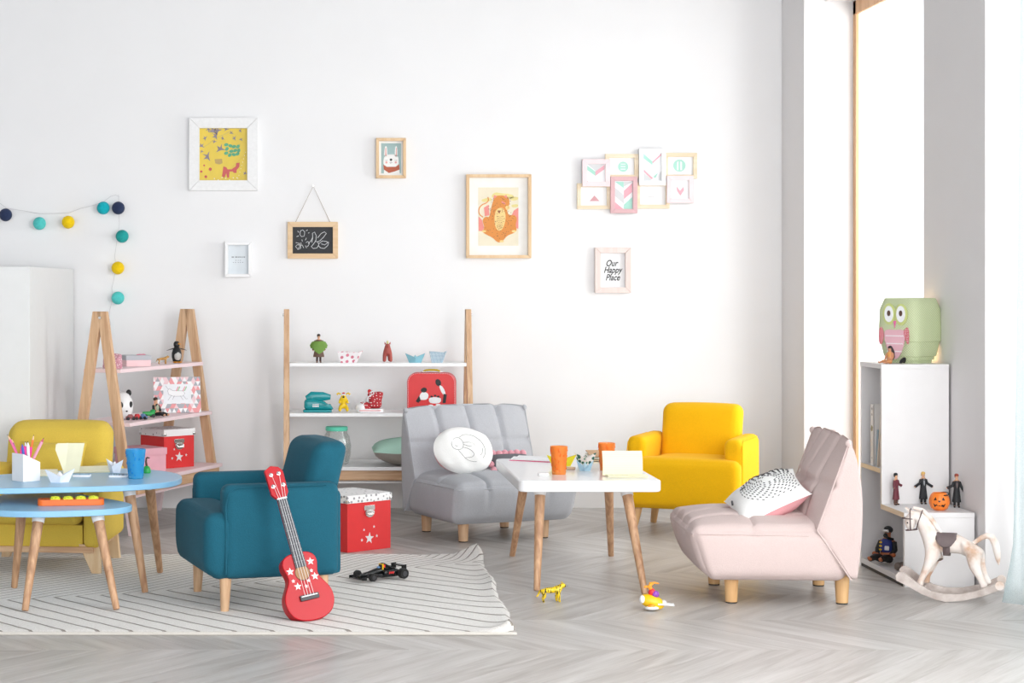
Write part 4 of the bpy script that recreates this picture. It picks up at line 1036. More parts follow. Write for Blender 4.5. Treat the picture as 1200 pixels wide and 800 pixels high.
def seated(name, label, p, rz, S, hair, top, bottom, skinc='#d9a682', vest=None, longhair=False):
    root = thing(name, label, 'toy figure', p, rz); ms = plain('toy skin ' + skinc, skinc, .45)
    J = [(0, 0, .10), (0, .02, .28), (0, .02, .46), (0, .02, .53), (0, .01, .63), (0, .02, .72), (-.14, .02, .44), (-.19, -.02, .28), (-.15, -.12, .16), (.14, .02, .44), (.19, -.02, .28), (.15, -.12, .16),
         (-.09, -.06, .09), (-.11, -.30, .12), (-.12, -.54, .06), (.09, -.06, .09), (.11, -.30, .12), (.12, -.54, .06), (-.13, -.56, .13), (.13, -.56, .13)]
    E = [(0, 1), (1, 2), (2, 3), (3, 4), (4, 5), (2, 6), (6, 7), (7, 8), (2, 9), (9, 10), (10, 11), (0, 12), (12, 13), (13, 14), (0, 15), (15, 16), (16, 17), (14, 18), (17, 19)]
    Rr = [.11, .10, .10, .045, .085, .06, .05, .042, .036, .05, .042, .036, .075, .055, .04, .075, .055, .04, .035, .035]
    skin('body', [tuple(c * S for c in j) for j in J], E, [r * S for r in Rr], ms, root, 1)
    mb = MB(); mb.lathe([(.001, .52 * S), (.08 * S, .50 * S), (.13 * S, .44 * S), (.115 * S, .3 * S), (.12 * S, .14 * S), (.001, .13 * S)], 16, 0, (0, .018 * S, 0), 1, .8)
    if not longhair:
        for a, b in ((6, 7), (9, 10)): mb.tube([Vector(J[a]) * S, Vector(J[b]) * S, Vector(J[b]).lerp(Vector(J[b + 1]), .8) * S], [.062 * S, .055 * S, .05 * S], 10)
    mb.build('shirt', plain('toy top ' + top, top, .6), root)
    mb = MB()
    for a, b in ((12, 13), (15, 16)):
        e = Vector(J[b]).lerp(Vector(J[b + 1]), .8 if not longhair else .1) * S
        mb.tube([Vector(J[a]) * S, Vector(J[b]) * S, e], [.088 * S, .068 * S, .055 * S], 10)
    mb.build('trousers', plain('toy bottom ' + bottom, bottom, .6), root)
    if vest: mb = MB(); mb.ell((0, -.06 * S, .34 * S), (.09 * S, .06 * S, .13 * S), 12); mb.build('vest', plain('toy vest ' + vest, vest, .6), root)
    mb = MB(); mb.ell((0, .035 * S, .69 * S), (.095 * S, .095 * S, .08 * S), 14)
    if longhair: mb.tube([(0, .06 * S, .68 * S), (.05 * S, .12 * S, .50 * S), (.06 * S, .14 * S, .28 * S), (.04 * S, .12 * S, .16 * S)], [.08 * S, .09 * S, .08 * S, .03 * S], 12)
    mb.build('hair', plain('toy hair ' + hair, hair, .6), root)
    return root
q = AS(AX(178, -.055, z2), -.055, z2); q.z += .001
seated('toy_figure', 'seated toy figure in black clothes and grey-green vest on the middle pink shelf', q + Vector((.02, .02, 0)), R(55), .125, '#3a2a20', '#1d1f22', '#1c1d20', vest='#a9b29c')
# unicorn photo frame with triangle pattern
p = AS(AX(208, -.05, z2), -.05, z2); root = thing('picture_frame', 'landscape photo frame patterned with pink, grey and white triangles around a unicorn drawing', 'picture frame', p, R(12), rot=(R(-10), 0, R(14)))
w, h = .245, .185; tm = [plain('tri ' + c, c, .5) for c in ('#f3f3f4', '#e89a9c', '#a9abb2', '#eccdd2', '#eceff3')]
mb = MB(); mb.span((-w / 2, -.008, 0), (w / 2, .008, h)); fo = mb.build('frame', tm[0], root, bevel=.001)
bk = MB(); bk.prism([(-.03, .0), (.03, .0), (.02, .12), (-.02, .12)], .0, .003); o = bk.build('stand', m_dark, root, rot=(R(-25), 0, 0), loc=(0, .056, 0))
mb = MB(); rr = random.Random(5); s = .0232; rows = int(h / s + .5)
for j in range(8):
    for i in range(-1, 21):
        up = (i + j) % 2 == 0; x0 = -w / 2 + i * s / 2; za, zb = j * h / 8, (j + 1) * h / 8
        pts = [(x0, za), (x0 + s, za), (x0 + s / 2, zb)] if up else [(x0, zb), (x0 + s / 2, za), (x0 + s, zb)]
        pts = [(max(-w / 2, min(w / 2, a)), b) for a, b in pts]
        c = rr.choice([0, 0, 1, 2, 3, 2, 1, 0])
        if c: mb.flat(pts, -.0085, c)
o = mb.build('triangle_print', tm, root); o['kind'] = 'stuff'
mb = MB(); mb.flat([(-.072, .048), (.072, .048), (.072, .148), (-.072, .148)], -.0092, 0)
mb.flat(smooth_closed([(-.045, .095), (-.05, .115), (-.04, .125), (-.025, .115), (.03, .112), (.04, .10), (.03, .085), (-.02, .085)], 2), -.0098, 1)
for pts in ([(-.045, .12), (-.06, .14)], [(-.03, .09), (-.045, .07), (-.05, .065)], [(-.015, .088), (-.025, .068)], [(.03, .09), (.045, .07), (.055, .072)], [(.015, .087), (.03, .066)],
            [(-.045, .095), (-.05, .115), (-.04, .125), (-.025, .115), (.03, .112), (.04, .10), (.03, .085), (-.02, .085), (-.045, .095)]): mb.stroke(pts, .0014, -.0102, 2)
for k, (a, b) in enumerate(((-.005, 3), (.003, 4), (.03, 3), (.038, 4))): mb.stroke([(a, .112), (a + .012, .135)], .005, -.0103, b)
mb.build('unicorn_print', [tm[4], m_paper, plain('grey line', '#85858c', .6), plain('rainbow pink', '#e79aa8', .5), plain('rainbow green', '#9ec89a', .5)], root)
# --- left unit, bottom shelf: star box and pink box
m_foil = None
t = NT('silver star paper'); tc = t.n('ShaderNodeTexCoord'); vo = t.n('ShaderNodeTexVoronoi', Scale=42.0, Randomness=.6); t.l(tc.outputs['Object'], vo.inputs['Vector'])
t.l(t.ramp(vo.outputs['Distance'], [(.22, lin('#9a9a9c')), (.3, lin('#eeeeee'))]), t.b.inputs['Base Color']); t.b.inputs['Roughness'].default_value = .4; m_starp = t.m
def star_box(label, loc, rz, s, h, group=None, facecol='#dd2f33'):
    root = thing('storage_box', label, 'storage box', loc, rz, 'red star boxes')
    m_r = plain('red card', '#d92c2e', .45)
    mb = MB(); mb.soft((s, s, h), .002, (4, 4, 4), None, (0, 0, h / 2)); mb.build('box_base', m_r, root)
    mb = MB(); mb.soft((s + .008, s + .008, .036), .002, (4, 4, 4), None, (0, 0, h + .014)); ld = mb.build('lid', m_starp, root)
    for sx in (-1, 1):
        for sy in (-1, 1): mb = MB(); mb.soft((.020, .020, .016), .004, (4, 4, 4), None, (sx * (s / 2 - .004), sy * (s / 2 - .004), h + .006)); mb.build('corner_cap', m_chrome, ld)
    for a in (0, -PI / 2):          # front and left faces carry silver stars
        for x, z, r in ((0, .055, .027), (-.045, .05, .008), (.045, .062, .008), (-.032, .095, .0065), (.028, .105, .007)):
            mb = MB(); mb.star(x, z, r, -s / 2 - .0012, -s / 2 - .0002, 0, .1); mb.build('star', m_silver, root, rz=a, ang=20)
    hd = MB(); y = -s / 2
    hd.prism(rrect(.064, .022, .004, 4, 0, h - .030), y - .003, y - .0002); hd.prism(smooth_closed([(-.028, h - .040), (.028, h - .040), (.026, h - .060), (.012, h - .072), (-.012, h - .072), (-.026, h - .060)], 1), y - .006, y - .0002)
    hn = hd.build('handle_plate', m_chrome, root, bevel=.001)
    mb = MB(); mb.tube([(-.022, y - .010, h - .048), (-.016, y - .013, h - .058), (.016, y - .013, h - .058), (.022, y - .010, h - .048)], .0022, 8); mb.build('handle_grip', m_chrome, hn)
    return root
p = AS(.27, .0, z3)
star_box('red square box with silver stars and star-print lid on the lowest pink shelf', AS(.205, -.02, z3), R(42), .195, .165)
p = AS(-.19, -.03, z3); root = thing('storage_box', 'plain pink lidded box on the lowest pink shelf', 'storage box', AS(-.16, -.05, z3), R(38)); m_pk = plain('pink board', '#e3abb8', .6)
mb = MB(); mb.soft((.17, .2, .11), .002, (4, 4, 4), None, (0, 0, .055)); mb.build('box_base', m_pk, root)
mb = MB(); mb.soft((.178, .208, .034), .002, (4, 4, 4), None, (0, 0, .112)); mb.build('lid', m_pk, root)
# the big star box on the floor behind the teal armchair
star_box('larger red star box with chrome handle on the floor behind the teal armchair', (.195, 8.735, 0), R(40), .262, .222)

# --- white shelf unit, top shelf
SY = 9.93
def CX(px, Y=SY): return (px - XV) * Y / F
fig('toy_figure', 'stout dark-haired toy figure in a green poncho on the top white shelf', (CX(373.5), SY, z1), R(5), .150, '#3b2c26', '#6a4f42', '#3c2c2c', '#5a3a2a', arms=((-.20, .40), (.20, .40)), coat_len=.20, wide=1.5)
mb = MB(); S = .150
mb.lathe([(.001, .78 * S), (.09 * S, .77 * S), (.24 * S, .72 * S), (.31 * S, .60 * S), (.28 * S, .50 * S), (.001, .52 * S)], 24, 0, (0, 0, 0), 1, .62)
mb.add([(-.26 * S, -.12 * S, .56 * S), (.26 * S, -.12 * S, .56 * S), (.15 * S, -.17 * S, .40 * S), (0, -.18 * S, .30 * S), (-.15 * S, -.17 * S, .40 * S), (0, -.20 * S, .60 * S)], [(0, 5, 4), (5, 3, 4), (5, 2, 3), (5, 1, 2)])
po = mb.build('poncho', plain('poncho green', '#6f9640', .7, bump=.3, nscale=80), [o for o in scene.objects if o.get('label', '').startswith('stout dark')][0])
def paper_boat(label, loc, rz, L, h, mats, w=.35, tall=.55, tilt=0, group=None):
    """origami boat: pointed hull with a folded centre peak"""
    root = thing('paper_boat', label, 'paper boat', loc, rz, group, rot=(0, tilt, rz))
    a = L / 2; b = L * w / 2; k = .30 * L; th = .0008
    hull = MB(); B_ = [(-k, 0, 0), (0, -b * .5, 0), (k, 0, 0), (0, b * .5, 0)]
    T_ = [(-a, 0, h), (0, -b, h * tall), (a, 0, h), (0, b, h * tall)]
    vs = B_ + T_ + [(-k * .9, 0, .006), (0, 0, .006), (k * .9, 0, .006)]
    hull.add(vs, [(0, 1, 2, 3)[::-1], (0, 1, 5, 4), (1, 2, 6, 5), (2, 3, 7, 6), (3, 0, 4, 7), (4, 5, 9), (5, 6, 9), (6, 7, 9), (7, 4, 9)], 0)
    hull.build('hull', mats[0], root, ang=5, recalc=True)
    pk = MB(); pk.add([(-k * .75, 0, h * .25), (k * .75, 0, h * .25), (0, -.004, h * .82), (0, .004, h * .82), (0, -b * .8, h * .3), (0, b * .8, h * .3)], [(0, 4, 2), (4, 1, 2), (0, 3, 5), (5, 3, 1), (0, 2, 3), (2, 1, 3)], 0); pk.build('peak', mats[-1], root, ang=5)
    return root
def dotted(name, base, dot, scale, th=.3, rnd=.2):
    t = NT(name); tc = t.n('ShaderNodeTexCoord'); vo = t.n('ShaderNodeTexVoronoi', _voronoi_dimensions='2D', Scale=scale, Randomness=rnd); sp = t.n('ShaderNodeSeparateXYZ'); cb = t.n('ShaderNodeCombineXYZ'); t.l(tc.outputs['Object'], sp.inputs[0]); t.l(t.math('ADD', sp.outputs[0], t.math('MULTIPLY', sp.outputs[1], .7)), cb.inputs[0]); t.l(sp.outputs[2], cb.inputs[1]); t.l(cb.outputs[0], vo.inputs['Vector'])
    t.l(t.ramp(vo.outputs['Distance'], [(th, lin(dot)), (th + .04, lin(base))]), t.b.inputs['Base Color']); t.b.inputs['Roughness'].default_value = .7; return t.m
def paper_tub(label, loc, rz, w, h, mat, flap, inner, group='paper boats on the top white shelf'):
    """folded paper boat seen from its broad side: flared tub with one raised corner"""
    root = thing('paper_boat', label, 'paper boat', loc, rz, group)
    mb = MB(); a, b, d = w / 2, w * .34, w * .2
    mb.add([(-b, -d * .6, 0), (b * .9, -d * .6, 0), (b * .9, d * .6, 0), (-b, d * .6, 0), (-a * .95, -d, h * .95), (a * .8, -d, h * .9), (a * .8, d, h * .9), (-a * .95, d, h * .98), (a * 1.15, 0, h * 1.05)],
           [(3, 2, 1, 0), (0, 1, 5, 4), (2, 3, 7, 6), (3, 0, 4, 7), (1, 8, 5), (1, 2, 8), (2, 6, 8)], 0)
    mb.add([(-b * .95, -d * .5, .004), (b * .85, -d * .5, .004), (b * .85, d * .5, .004), (-b * .95, d * .5, .004)], [(0, 1, 2, 3)], 1)
    o = mb.build('hull', [mat, m_paper], root, ang=5)
    mb = MB(); mb.add([(b * .55, -d * .78, .003), (a * 1.13, -.001 - d * .1, h * 1.04), (a * .76, -d * 1.04, h * .55), (b * .9, -d * .68, .002)], [(0, 1, 2), (0, 3, 1)], 0); mb.build('flap', flap, root)
    return root
paper_tub('white paper boat with large pink dots on the top white shelf', (CX(409), SY, z1), 0, .125, .060, dotted('big pink dots', '#f3eff1', '#d77f92', 36, .27, .5), plain('white fold', '#f1eaec', .7), m_paper)
# red toy animal standing upright, back view
root = thing('toy_horse', 'small brick-red toy horse with a pale mane on the top white shelf', 'toy animal', (CX(454), SY, z1), 0); m_br = plain('brick red', '#a84a40', .5)
J = [(0, .03, .052), (0, -.005, .060), (0, -.012, .082), (0, -.016, .094), (-.013, -.012, .045), (-.016, -.014, .02), (-.017, -.015, .004), (.013, -.012, .045), (.016, -.014, .02), (.017, -.015, .004), (-.012, .045, .04), (-.014, .05, .004), (.012, .045, .04), (.014, .05, .004), (0, -.035, .082)]
skin('body', J, [(0, 1), (1, 2), (2, 3), (1, 4), (4, 5), (5, 6), (1, 7), (7, 8), (8, 9), (0, 10), (10, 11), (0, 12), (12, 13), (3, 14)], [.019, .021, .015, .014, .012, .010, .0095, .012, .010, .0095, .012, .009, .012, .009, .009], m_br, root, 2, root=1)
for s in (-1, 1): mb = MB(); mb.tube([(s * .011, -.012, .096), (s * .015, -.012, .108)], [.005, .001], 8); mb.build('ear', m_br, root)
mb = MB(); mb.ell((0, -.012, .106), (.006, .012, .010), 10); mb.build('mane', plain('pale mane', '#d8d49a', .7), root)
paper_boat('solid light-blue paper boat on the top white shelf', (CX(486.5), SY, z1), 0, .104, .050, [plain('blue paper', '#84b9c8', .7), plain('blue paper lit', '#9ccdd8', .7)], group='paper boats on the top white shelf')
paper_tub('blue paper boat with small white dots at the right of the top white shelf', (CX(512.5), SY, z1), 0, .085, .060, dotted('small dots', '#86a7bb', '#e8eef2', 170, .3, .1), plain('pale blue fold', '#a9c6d6', .7), m_paper)
# middle shelf: punch, puppy, trainer, suitcase
root = thing('craft_punch', 'turquoise paper craft punch with a lever top on the middle white shelf', 'craft punch', (CX(372), SY, z2), 0); m_tq = plain('turquoise plastic', '#128f96', .25)
def tp(p, a): return (p[0] * (1 - .10 * a[2]) + (-.006 if a[0] < 0 else -.012) * a[2], p[1], p[2] - .016 * max(0, a[0]) * (a[2] > 0))
mb = MB(); mb.soft((.148, .07, .014), .005, (12, 8, 4), None, (0, 0, .007)); mb.build('base', m_tq, root)
mb = MB(); mb.soft((.138, .062, .056), .018, (14, 10, 10), tp, (0, 0, .040)); mb.build('housing', m_tq, root)
mb = MB(); mb.tube([(-.058, 0, .068), (-.03, 0, .078), (.03, 0, .081), (.068, 0, .077)], [.006, .011, .009, .005], 14, 0, 2.6); mb.tube([(-.03, 0, .06), (-.028, 0, .078)], .012, 12); mb.build('lever', m_tq, root)
mb = MB(); mb.M = Matrix.Translation((-.01, -.0325, .036)); [mb.flat([(x, z), (x + .0042, z), (x + .0042, z + h_), (x, z + h_)], 0) for z, h_ in ((.003, .0045), (-.008, .008)) for x in (-.015, -.0095, -.004, .0015, .007, .0125)]; mb.build('white_print', m_paper, root)
root = thing('toy_puppy', 'small yellow toy puppy with a black nose on the middle white shelf', 'toy animal', (CX(402.5), SY, z2), 0); m_yl = plain('toy yellow', '#efc918', .35)
J = [(0, 0, .035), (0, 0, .055), (0, -.002, .075), (0, 0, .09), (-.014, -.006, .028), (-.019, -.02, .018), (-.019, -.03, .006), (.014, -.006, .028), (.019, -.02, .018), (.019, -.03, .006), (-.018, -.004, .058), (-.02, -.018, .046), (.018, -.004, .058), (.022, -.014, .045)]
skin('body', J, [(0, 1), (1, 2), (2, 3), (0, 4), (4, 5), (5, 6), (0, 7), (7, 8), (8, 9), (1, 10), (10, 11), (1, 12), (12, 13)], [.016, .014, .017, .014, .011, .009, .009, .011, .009, .009, .008, .007, .008, .007], m_yl, root, 2, root=1)
for s in (-1, 1): mb = MB(); mb.tube([(s * .013, 0, .092), (s * .026, 0, .098), (s * .033, 0, .090)], [.004, .004, .006], 8); mb.build('ear', m_yl, root)
mb = MB(); mb.ell((0, -.019, .079), (.006, .005, .005), 8); mb.build('nose', m_dark, root)
mb = MB(); mb.ell((-.006, -.016, .089), .0035, 8); mb.ell((.006, -.016, .089), .0035, 8); mb.build('eyes', m_paper, root)
mb = MB(); mb.ell((0, -.002, .098), (.008, .008, .004), 10); mb.build('cap', m_red, root)
root = thing('high_top_trainer', 'small red high-top shoe with white dots and white toe on the middle white shelf', 'shoe', (CX(433.5), SY, z2), 0)
rd = dotted('red canvas dots', '#b3262f', '#f2e9e9', 62, .14, .5)
J = MB()
def sh(p, a):
    x, y, z = p; return (x + (.012 * a[0] * max(0, a[2])), y * (1 - .1 * a[2]), z + .004 * a[0] * (a[2] > .5))
J.soft((.066, .05, .085), .02, (12, 10, 12), sh, (.028, 0, .062)); J.build('upper', rd, root)
mb = MB(); mb.ell((-.028, 0, .028), (.042, .026, .026), 18); mb.build('tongue_base', rd, root)
mb = MB(); mb.ell((-.044, 0, .026), (.032, .0305, .024), 16); mb.build('toe_cap', m_paper, root)
mb = MB(); mb.slab([(p[0], p[1]) for p in rrect(.14, .062, .03, 8)], 0, .018); so = mb.build('sole', m_paper, root, bevel=.002)
mb = MB(); mb.slab([(p[0], p[1]) for p in rrect(.138, .0635, .03, 8)], .008, .011); mb.build('stripe', m_red, so)
mb = MB()
for k in range(6):
    x, z = -.036 + k * .0085, .046 + k * .0115; mb.tube([(x, -.027, z - .006), (x + .006, 0, z + .010), (x + .006, .025, z - .004)], .0028, 6)
mb.tube(curve([(-.002, -.028, .10), (.012, -.034, .112), (.022, -.036, .098), (.006, -.034, .09), (-.012, -.036, .078), (-.016, -.036, .06)], 1), .0026, 6)
mb.build('laces', m_paper, root)
mb = MB(); mb.ell((.002, 0, .100), (.012, .018, .020), 12, 0, (0, -.5, 0)); mb.build('tongue', m_red, root)
# suitcase
root = thing('toy_suitcase', 'red cardboard suitcase with stitched edge and yellow handle on the middle white shelf', 'suitcase', (CX(506), SY - .0, z2), R(-7)); w, h, d = .25, .205, .09
m_sc = plain('suitcase red', '#dd2a2c', .4); ol = [(-w / 2, 0), (w / 2, 0)] + [(w / 2 - .05 + .05 * math.cos(R(a)), h - .05 + .05 * math.sin(R(a))) for a in range(0, 91, 10)] + [(-w / 2 + .05 + .05 * math.cos(R(a)), h - .05 + .05 * math.sin(R(a))) for a in range(90, 181, 10)]
mb = MB(); mb.prism(ol, -d / 2, d / 2); mb.build('shell', plain('suitcase side', '#dc6a70', .5), root, bevel=.003)
io = [(p[0] * .975, .003 + p[1] * .975) for p in ol]; mb = MB(); mb.prism(io, -d / 2 - .002, -d / 2 + .001); mb.build('front_panel', m_sc, root, bevel=.001)
mb = MB(); path = [((p[0]) * .955, .006 + p[1] * .955) for p in ol[1:] + ol[:1]]
L_tot = 0
for k in range(len(path) - 1):
    a, b = Vector(path[k]), Vector(path[k + 1]); n_ = max(1, int((b - a).length / .0065))
    for i in range(n_):
        s_ = a.lerp(b, (i + .2) / n_); e_ = a.lerp(b, (i + .7) / n_); mb.tube([(s_.x, -d / 2 - .0022, s_.y), (e_.x, -d / 2 - .0022, e_.y)], .0009, 4)
o = mb.build('stitching', m_paper, root); o['kind'] = 'stuff'
mb = MB(); mb.tube(curve([(-.042, 0, h), (-.038, 0, h + .011), (0, 0, h + .014), (.038, 0, h + .011), (.042, 0, h)], 1), .005, 8, 0, 1.4); mb.build('handle', plain('handle yellow', '#d9c82c', .4), root)
for s in (-1, 1): mb = MB(); mb.soft((.022, .014, .006), .002, (4, 4, 4), None, (s * .046, 0, h + .003)); mb.build('handle_mount', m_chrome, root)
mb = MB(); y = -d / 2 - .0026                       # plain stand-in decoration: two rounded figures at a tub
mb.disc(-.038, .116, .016, .013, y, 1, 18, .3); mb.disc(.036, .155, .014, .019, y, 1, 18, .4)
mb.flat(smooth_closed([(-.066, .070), (-.052, .106), (-.026, .106), (-.012, .092), (-.020, .068), (-.045, .064)], 1), y, 0); mb.flat(smooth_closed([(.038, .140), (.052, .142), (.070, .115), (.074, .090), (.056, .096)], 1), y, 0)
mb.flat([(-.080, .058), (-.062, .088), (-.054, .062), (-.066, .050)], y - .0002, 1); mb.flat([(.058, .05), (.064, .098), (.08, .094), (.074, .05)], y - .0002, 1)
mb.flat(smooth_closed([(-.012, .052), (-.012, .080), (.050, .080), (.050, .052), (.018, .046)], 1), y - .0004, 0)
for x, z in ((.002, .083), (.020, .088), (.036, .083)): mb.disc(x, z, .007, .005, y - .0006, 1)
for x, z in ((-.002, .036), (.02, .030), (.036, .040)): mb.disc(x, z, .013, .006, y - .0006, 0)
mb.build('front_print', [m_paper, m_dark], root)
# bottom shelf: jar, mint cushion
root = thing('glass_jar', 'round clear glass jar with a mint green lid on the bottom white shelf', 'jar', (CX(394.5, 9.93), 9.93, z3), 0)
g = clear('jar glass', '#eef4f2', .93, .03)
mb = MB(); mb.lathe([(.045, 0), (.062, .008), (.073, .05), (.075, .10), (.066, .145), (.054, .165), (.054, .18), (.051, .18), (.051, .166), (.062, .145), (.071, .10), (.069, .05), (.058, .012), (.001, .008)], 32); mb.build('bowl', g, root)
mb = MB(); mb.lathe([(.001, .196), (.054, .196), (.0575, .192), (.0575, .176), (.055, .174), (.001, .174)], 32); mb.build('lid', plain('mint lid', '#5fd3b4', .4), root)
mb = MB(); mb.ell((.01, 0, .08), (.03, .03, .012), 14); mb.ell((.02, -.01, .11), (.02, .012, .03), 12, 0, (0, .5, 0)); mb.build('contents', m_paper, root)
root = thing('cushion', 'mint green and taupe cushion lying on the bottom white shelf', 'cushion', (CX(480, 9.90), 9.92, z3 + .074), 0, rot=(R(0), R(0), R(0)))
m_mint = fabric('mint cotton', '#b5dccb', var=.03); m_taup = fabric('taupe cotton', '#b3aca4', var=.04)
mb = MB(); n = 28
for side, m in ((1, 0), (-1, 1)):
    vs = []; fs = []
    for j in range(n + 1):
        for i in range(n + 1):
            u, v = 2 * i / n - 1, 2 * j / n - 1; e = (1 - abs(u) ** 2.2) * (1 - abs(v) ** 2.2)
            vs.append((u * .19, v * .17, side * .072 * max(0, e) ** .5 + .012 * math.sin(3 * u) * (1 - abs(u)) + .002))
    for j in range(n):
        for i in range(n): a = j * (n + 1) + i; q = (a, a + 1, a + n + 2, a + n + 1); fs.append(q if side > 0 else q[::-1])
    mb.add(vs, fs, m)
mb.build('cushion_cover', [m_mint, m_taup], root, recalc=False)
# grey cushion with pink pompoms on the grey chair
root = thing('cushion', 'dark grey cushion with pink pompom trim on the grey armchair behind the white table', 'cushion', W(602, 548, 9.10), 0, rot=(R(-55), 0, R(18)))
mb = MB(); cushion_mesh(mb, .20, .20, .08, 16, (0, 0), 'rect'); mb.build('cushion_cover', fabric('charcoal knit', '#6d6d72'), root, recalc=False)
m_pom = fabric('pink pompom', '#e3a3ae', 120, .15, .8)
for k in range(7):
    x = -.10 + k * .031; mb = MB(); mb.ell((x, 0, .105 + .004 * (k % 2)), .017, 12); mb.build('pompom', m_pom, root)
for z in (.07, .03, -.01): mb = MB(); mb.ell((-.105, 0, z), .016, 12); mb.build('pompom', m_pom, root)
# ============================================================ ON THE WHITE TABLE
TZ = .435; BZ = .44; SZ = .377
def tumbler(label, loc, h, r0, r1, tint, inner, group=None):
    root = thing('tumbler', label, 'glass', loc, 0, group)
    m = clear('tinted acrylic ' + tint, tint, .55, .05)
    mb = MB(); pr = []
    for k in range(13):
        t_ = k / 12; pr.append((r0 + (r1 - r0) * t_ + (.0006 if k % 2 else 0), h * t_))
    pr = [(.001, 0)] + pr + [(r1 - .003, h), (r0 - .001, .012), (.001, .012)]
    mb.lathe(pr, 40); mb.build('cup', m, root, ang=60)
    mb = MB(); rr = random.Random(2)
    for k in range(46):           # raised bubbles in the wall
        a = rr.uniform(0, 2 * PI); t_ = rr.uniform(.08, .9); r_ = r0 + (r1 - r0) * t_ - .0015; mb.ell((r_ * math.cos(a), r_ * math.sin(a), h * t_), (.004, .004, .0055), 6)
    o = mb.build('bubble_relief', clear('relief ' + inner, inner, .4, .1), root); o['kind'] = 'stuff'
    return root
o1 = tumbler('orange bubbled plastic tumbler in front of the yellow paper boat on the white table', T(655, 555.5, TZ), .113, .027, .0345, '#ff9a48', '#f77d30', 'orange tumblers on the white table')
tumbler('orange bubbled plastic tumbler behind the open cream notebook on the white table', T(711, 551, TZ), .113, .027, .0345, '#ff9a48', '#f77d30', 'orange tumblers on the white table')
tumbler('blue bubbled plastic tumbler on the larger blue table', T(159, 560.5, BZ), .115, .028, .0395, '#48b6ee', '#2c98e0')
def page_block(root, pts, w, mat, name='pages', th=.004, x0=0):
    """a curved leaf block: profile (y,z) points swept over width w in x"""
    mb = MB(); n = len(pts); vs = []; fs = []
    P_ = [Vector(p) for p in pts]
    for i, p in enumerate(P_):
        d = (P_[min(i + 1, n - 1)] - P_[max(i - 1, 0)]).normalized(); q = Vector((-d.y, d.x)) * th
        vs += [(x0 - w / 2, p.x, p.y), (x0 + w / 2, p.x, p.y), (x0 + w / 2, p.x + q.x, p.y + q.y), (x0 - w / 2, p.x + q.x, p.y + q.y)]
    for i in range(n - 1):
        a = 4 * i; fs += [(a, a + 1, a + 5, a + 4), (a + 1, a + 2, a + 6, a + 5), (a + 2, a + 3, a + 7, a + 6), (a + 3, a, a + 4, a + 7)]
    fs += [(0, 3, 2, 1), (4 * n - 4, 4 * n - 3, 4 * n - 2, 4 * n - 1)]
    mb.add(vs, fs); return mb.build(name, mat, root)
t = NT('ruled cream paper'); tc = t.n('ShaderNodeTexCoord'); sp = t.n('ShaderNodeSeparateXYZ'); t.l(tc.outputs['Object'], sp.inputs[0])
fr_ = t.math('FRACT', t.math('MULTIPLY', sp.outputs[2], 140.0)); ln_ = t.math('GREATER_THAN', fr_, .86)
t.l(t.ramp(ln_, [(.4, lin('#f5f1cc')), (.6, lin('#dcd7b4'))]), t.b.inputs['Base Color']); t.b.inputs['Roughness'].default_value = .8; m_ruled = t.m
p = T(736, 559.5, TZ); root = thing('notebook', 'open cream ruled notebook with one half standing upright at the front of the white table', 'notebook', p, 0)
page_block(root, [(.0, .003), (.03, .004), (.062, .003)], .158, m_cream, 'pages', .004)
page_block(root, [(.0, .0), (.07, .0)], .16, m_cream, 'cover', .0012)
page_block(root, [(.064, .004), (.058, .03), (.06, .062), (.072, .088), (.076, .098)], .158, m_ruled, 'upright_pages', .004, -.012)
p = T(722, 549, TZ); root = thing('notebook', 'white booklet leaning behind the upright cream notebook', 'notebook', p, R(-8))
page_block(root, [(.0, .0), (-.01, .02), (.0, .06)], .12, m_paper, 'pages', .003)
p = T(629, 539, TZ); root = thing('magazine', 'open magazine with bright pink cover at the back left of the white table', 'magazine', p, R(-28))
mb = MB(); mb.span((-.10, -.07, .0), (.10, .07, .0018)); mb.build('cover', plain('magenta cover', '#e2357a', .4), root)
page_block(root, [(-.066, .003), (-.03, .012), (0, .006), (.03, .012), (.066, .006)], .19, m_paper, 'pages', .003)
Y_ = T(658, 547, TZ)
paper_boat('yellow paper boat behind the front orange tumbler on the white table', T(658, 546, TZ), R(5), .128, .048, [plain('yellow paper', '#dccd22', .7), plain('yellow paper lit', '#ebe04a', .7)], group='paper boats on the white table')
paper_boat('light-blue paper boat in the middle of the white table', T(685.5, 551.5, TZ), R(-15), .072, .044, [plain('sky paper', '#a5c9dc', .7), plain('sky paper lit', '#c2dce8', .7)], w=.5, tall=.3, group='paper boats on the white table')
t = NT('leaf paper'); tc = t.n('ShaderNodeTexCoord'); vo = t.n('ShaderNodeTexVoronoi', Scale=60.0); t.l(tc.outputs['Object'], vo.inputs['Vector'])
t.l(t.ramp(vo.outputs['Distance'], [(.3, lin('#24534a')), (.42, lin('#4f8a6a')), (.5, lin('#e8ded8'))]), t.b.inputs['Base Color']); m_leaf = t.m
paper_boat('dark green leaf-patterned paper boat behind the light-blue one on the white table', T(686, 544, TZ), R(10), .098, .050, [m_leaf, m_leaf], w=.4, group='paper boats on the white table')
p = T(703, 541, TZ); root = thing('notebook', 'stack of curled tan and cream notebooks behind the rear orange tumbler', 'notebook', p, R(4))
for k, (c_, dz) in enumerate((('#e9dcc2', 0), ('#d8c2a0', .009), ('#efe8d6', .018), ('#cfa984', .027))):
    page_block(root, [(-.05, dz), (-.02, dz + .003), (.02, dz + .007 + .002 * k), (.05, dz + .004 + .004 * k)], .12 - .006 * k, plain('leaf ' + c_, c_, .7), 'pages', .004)
mb = MB(); mb.tube([T(664, 550.3, TZ) - T(664, 550.3, TZ) + Vector((0, 0, .006)), Vector((.036, .002, .006))], .006, 14)
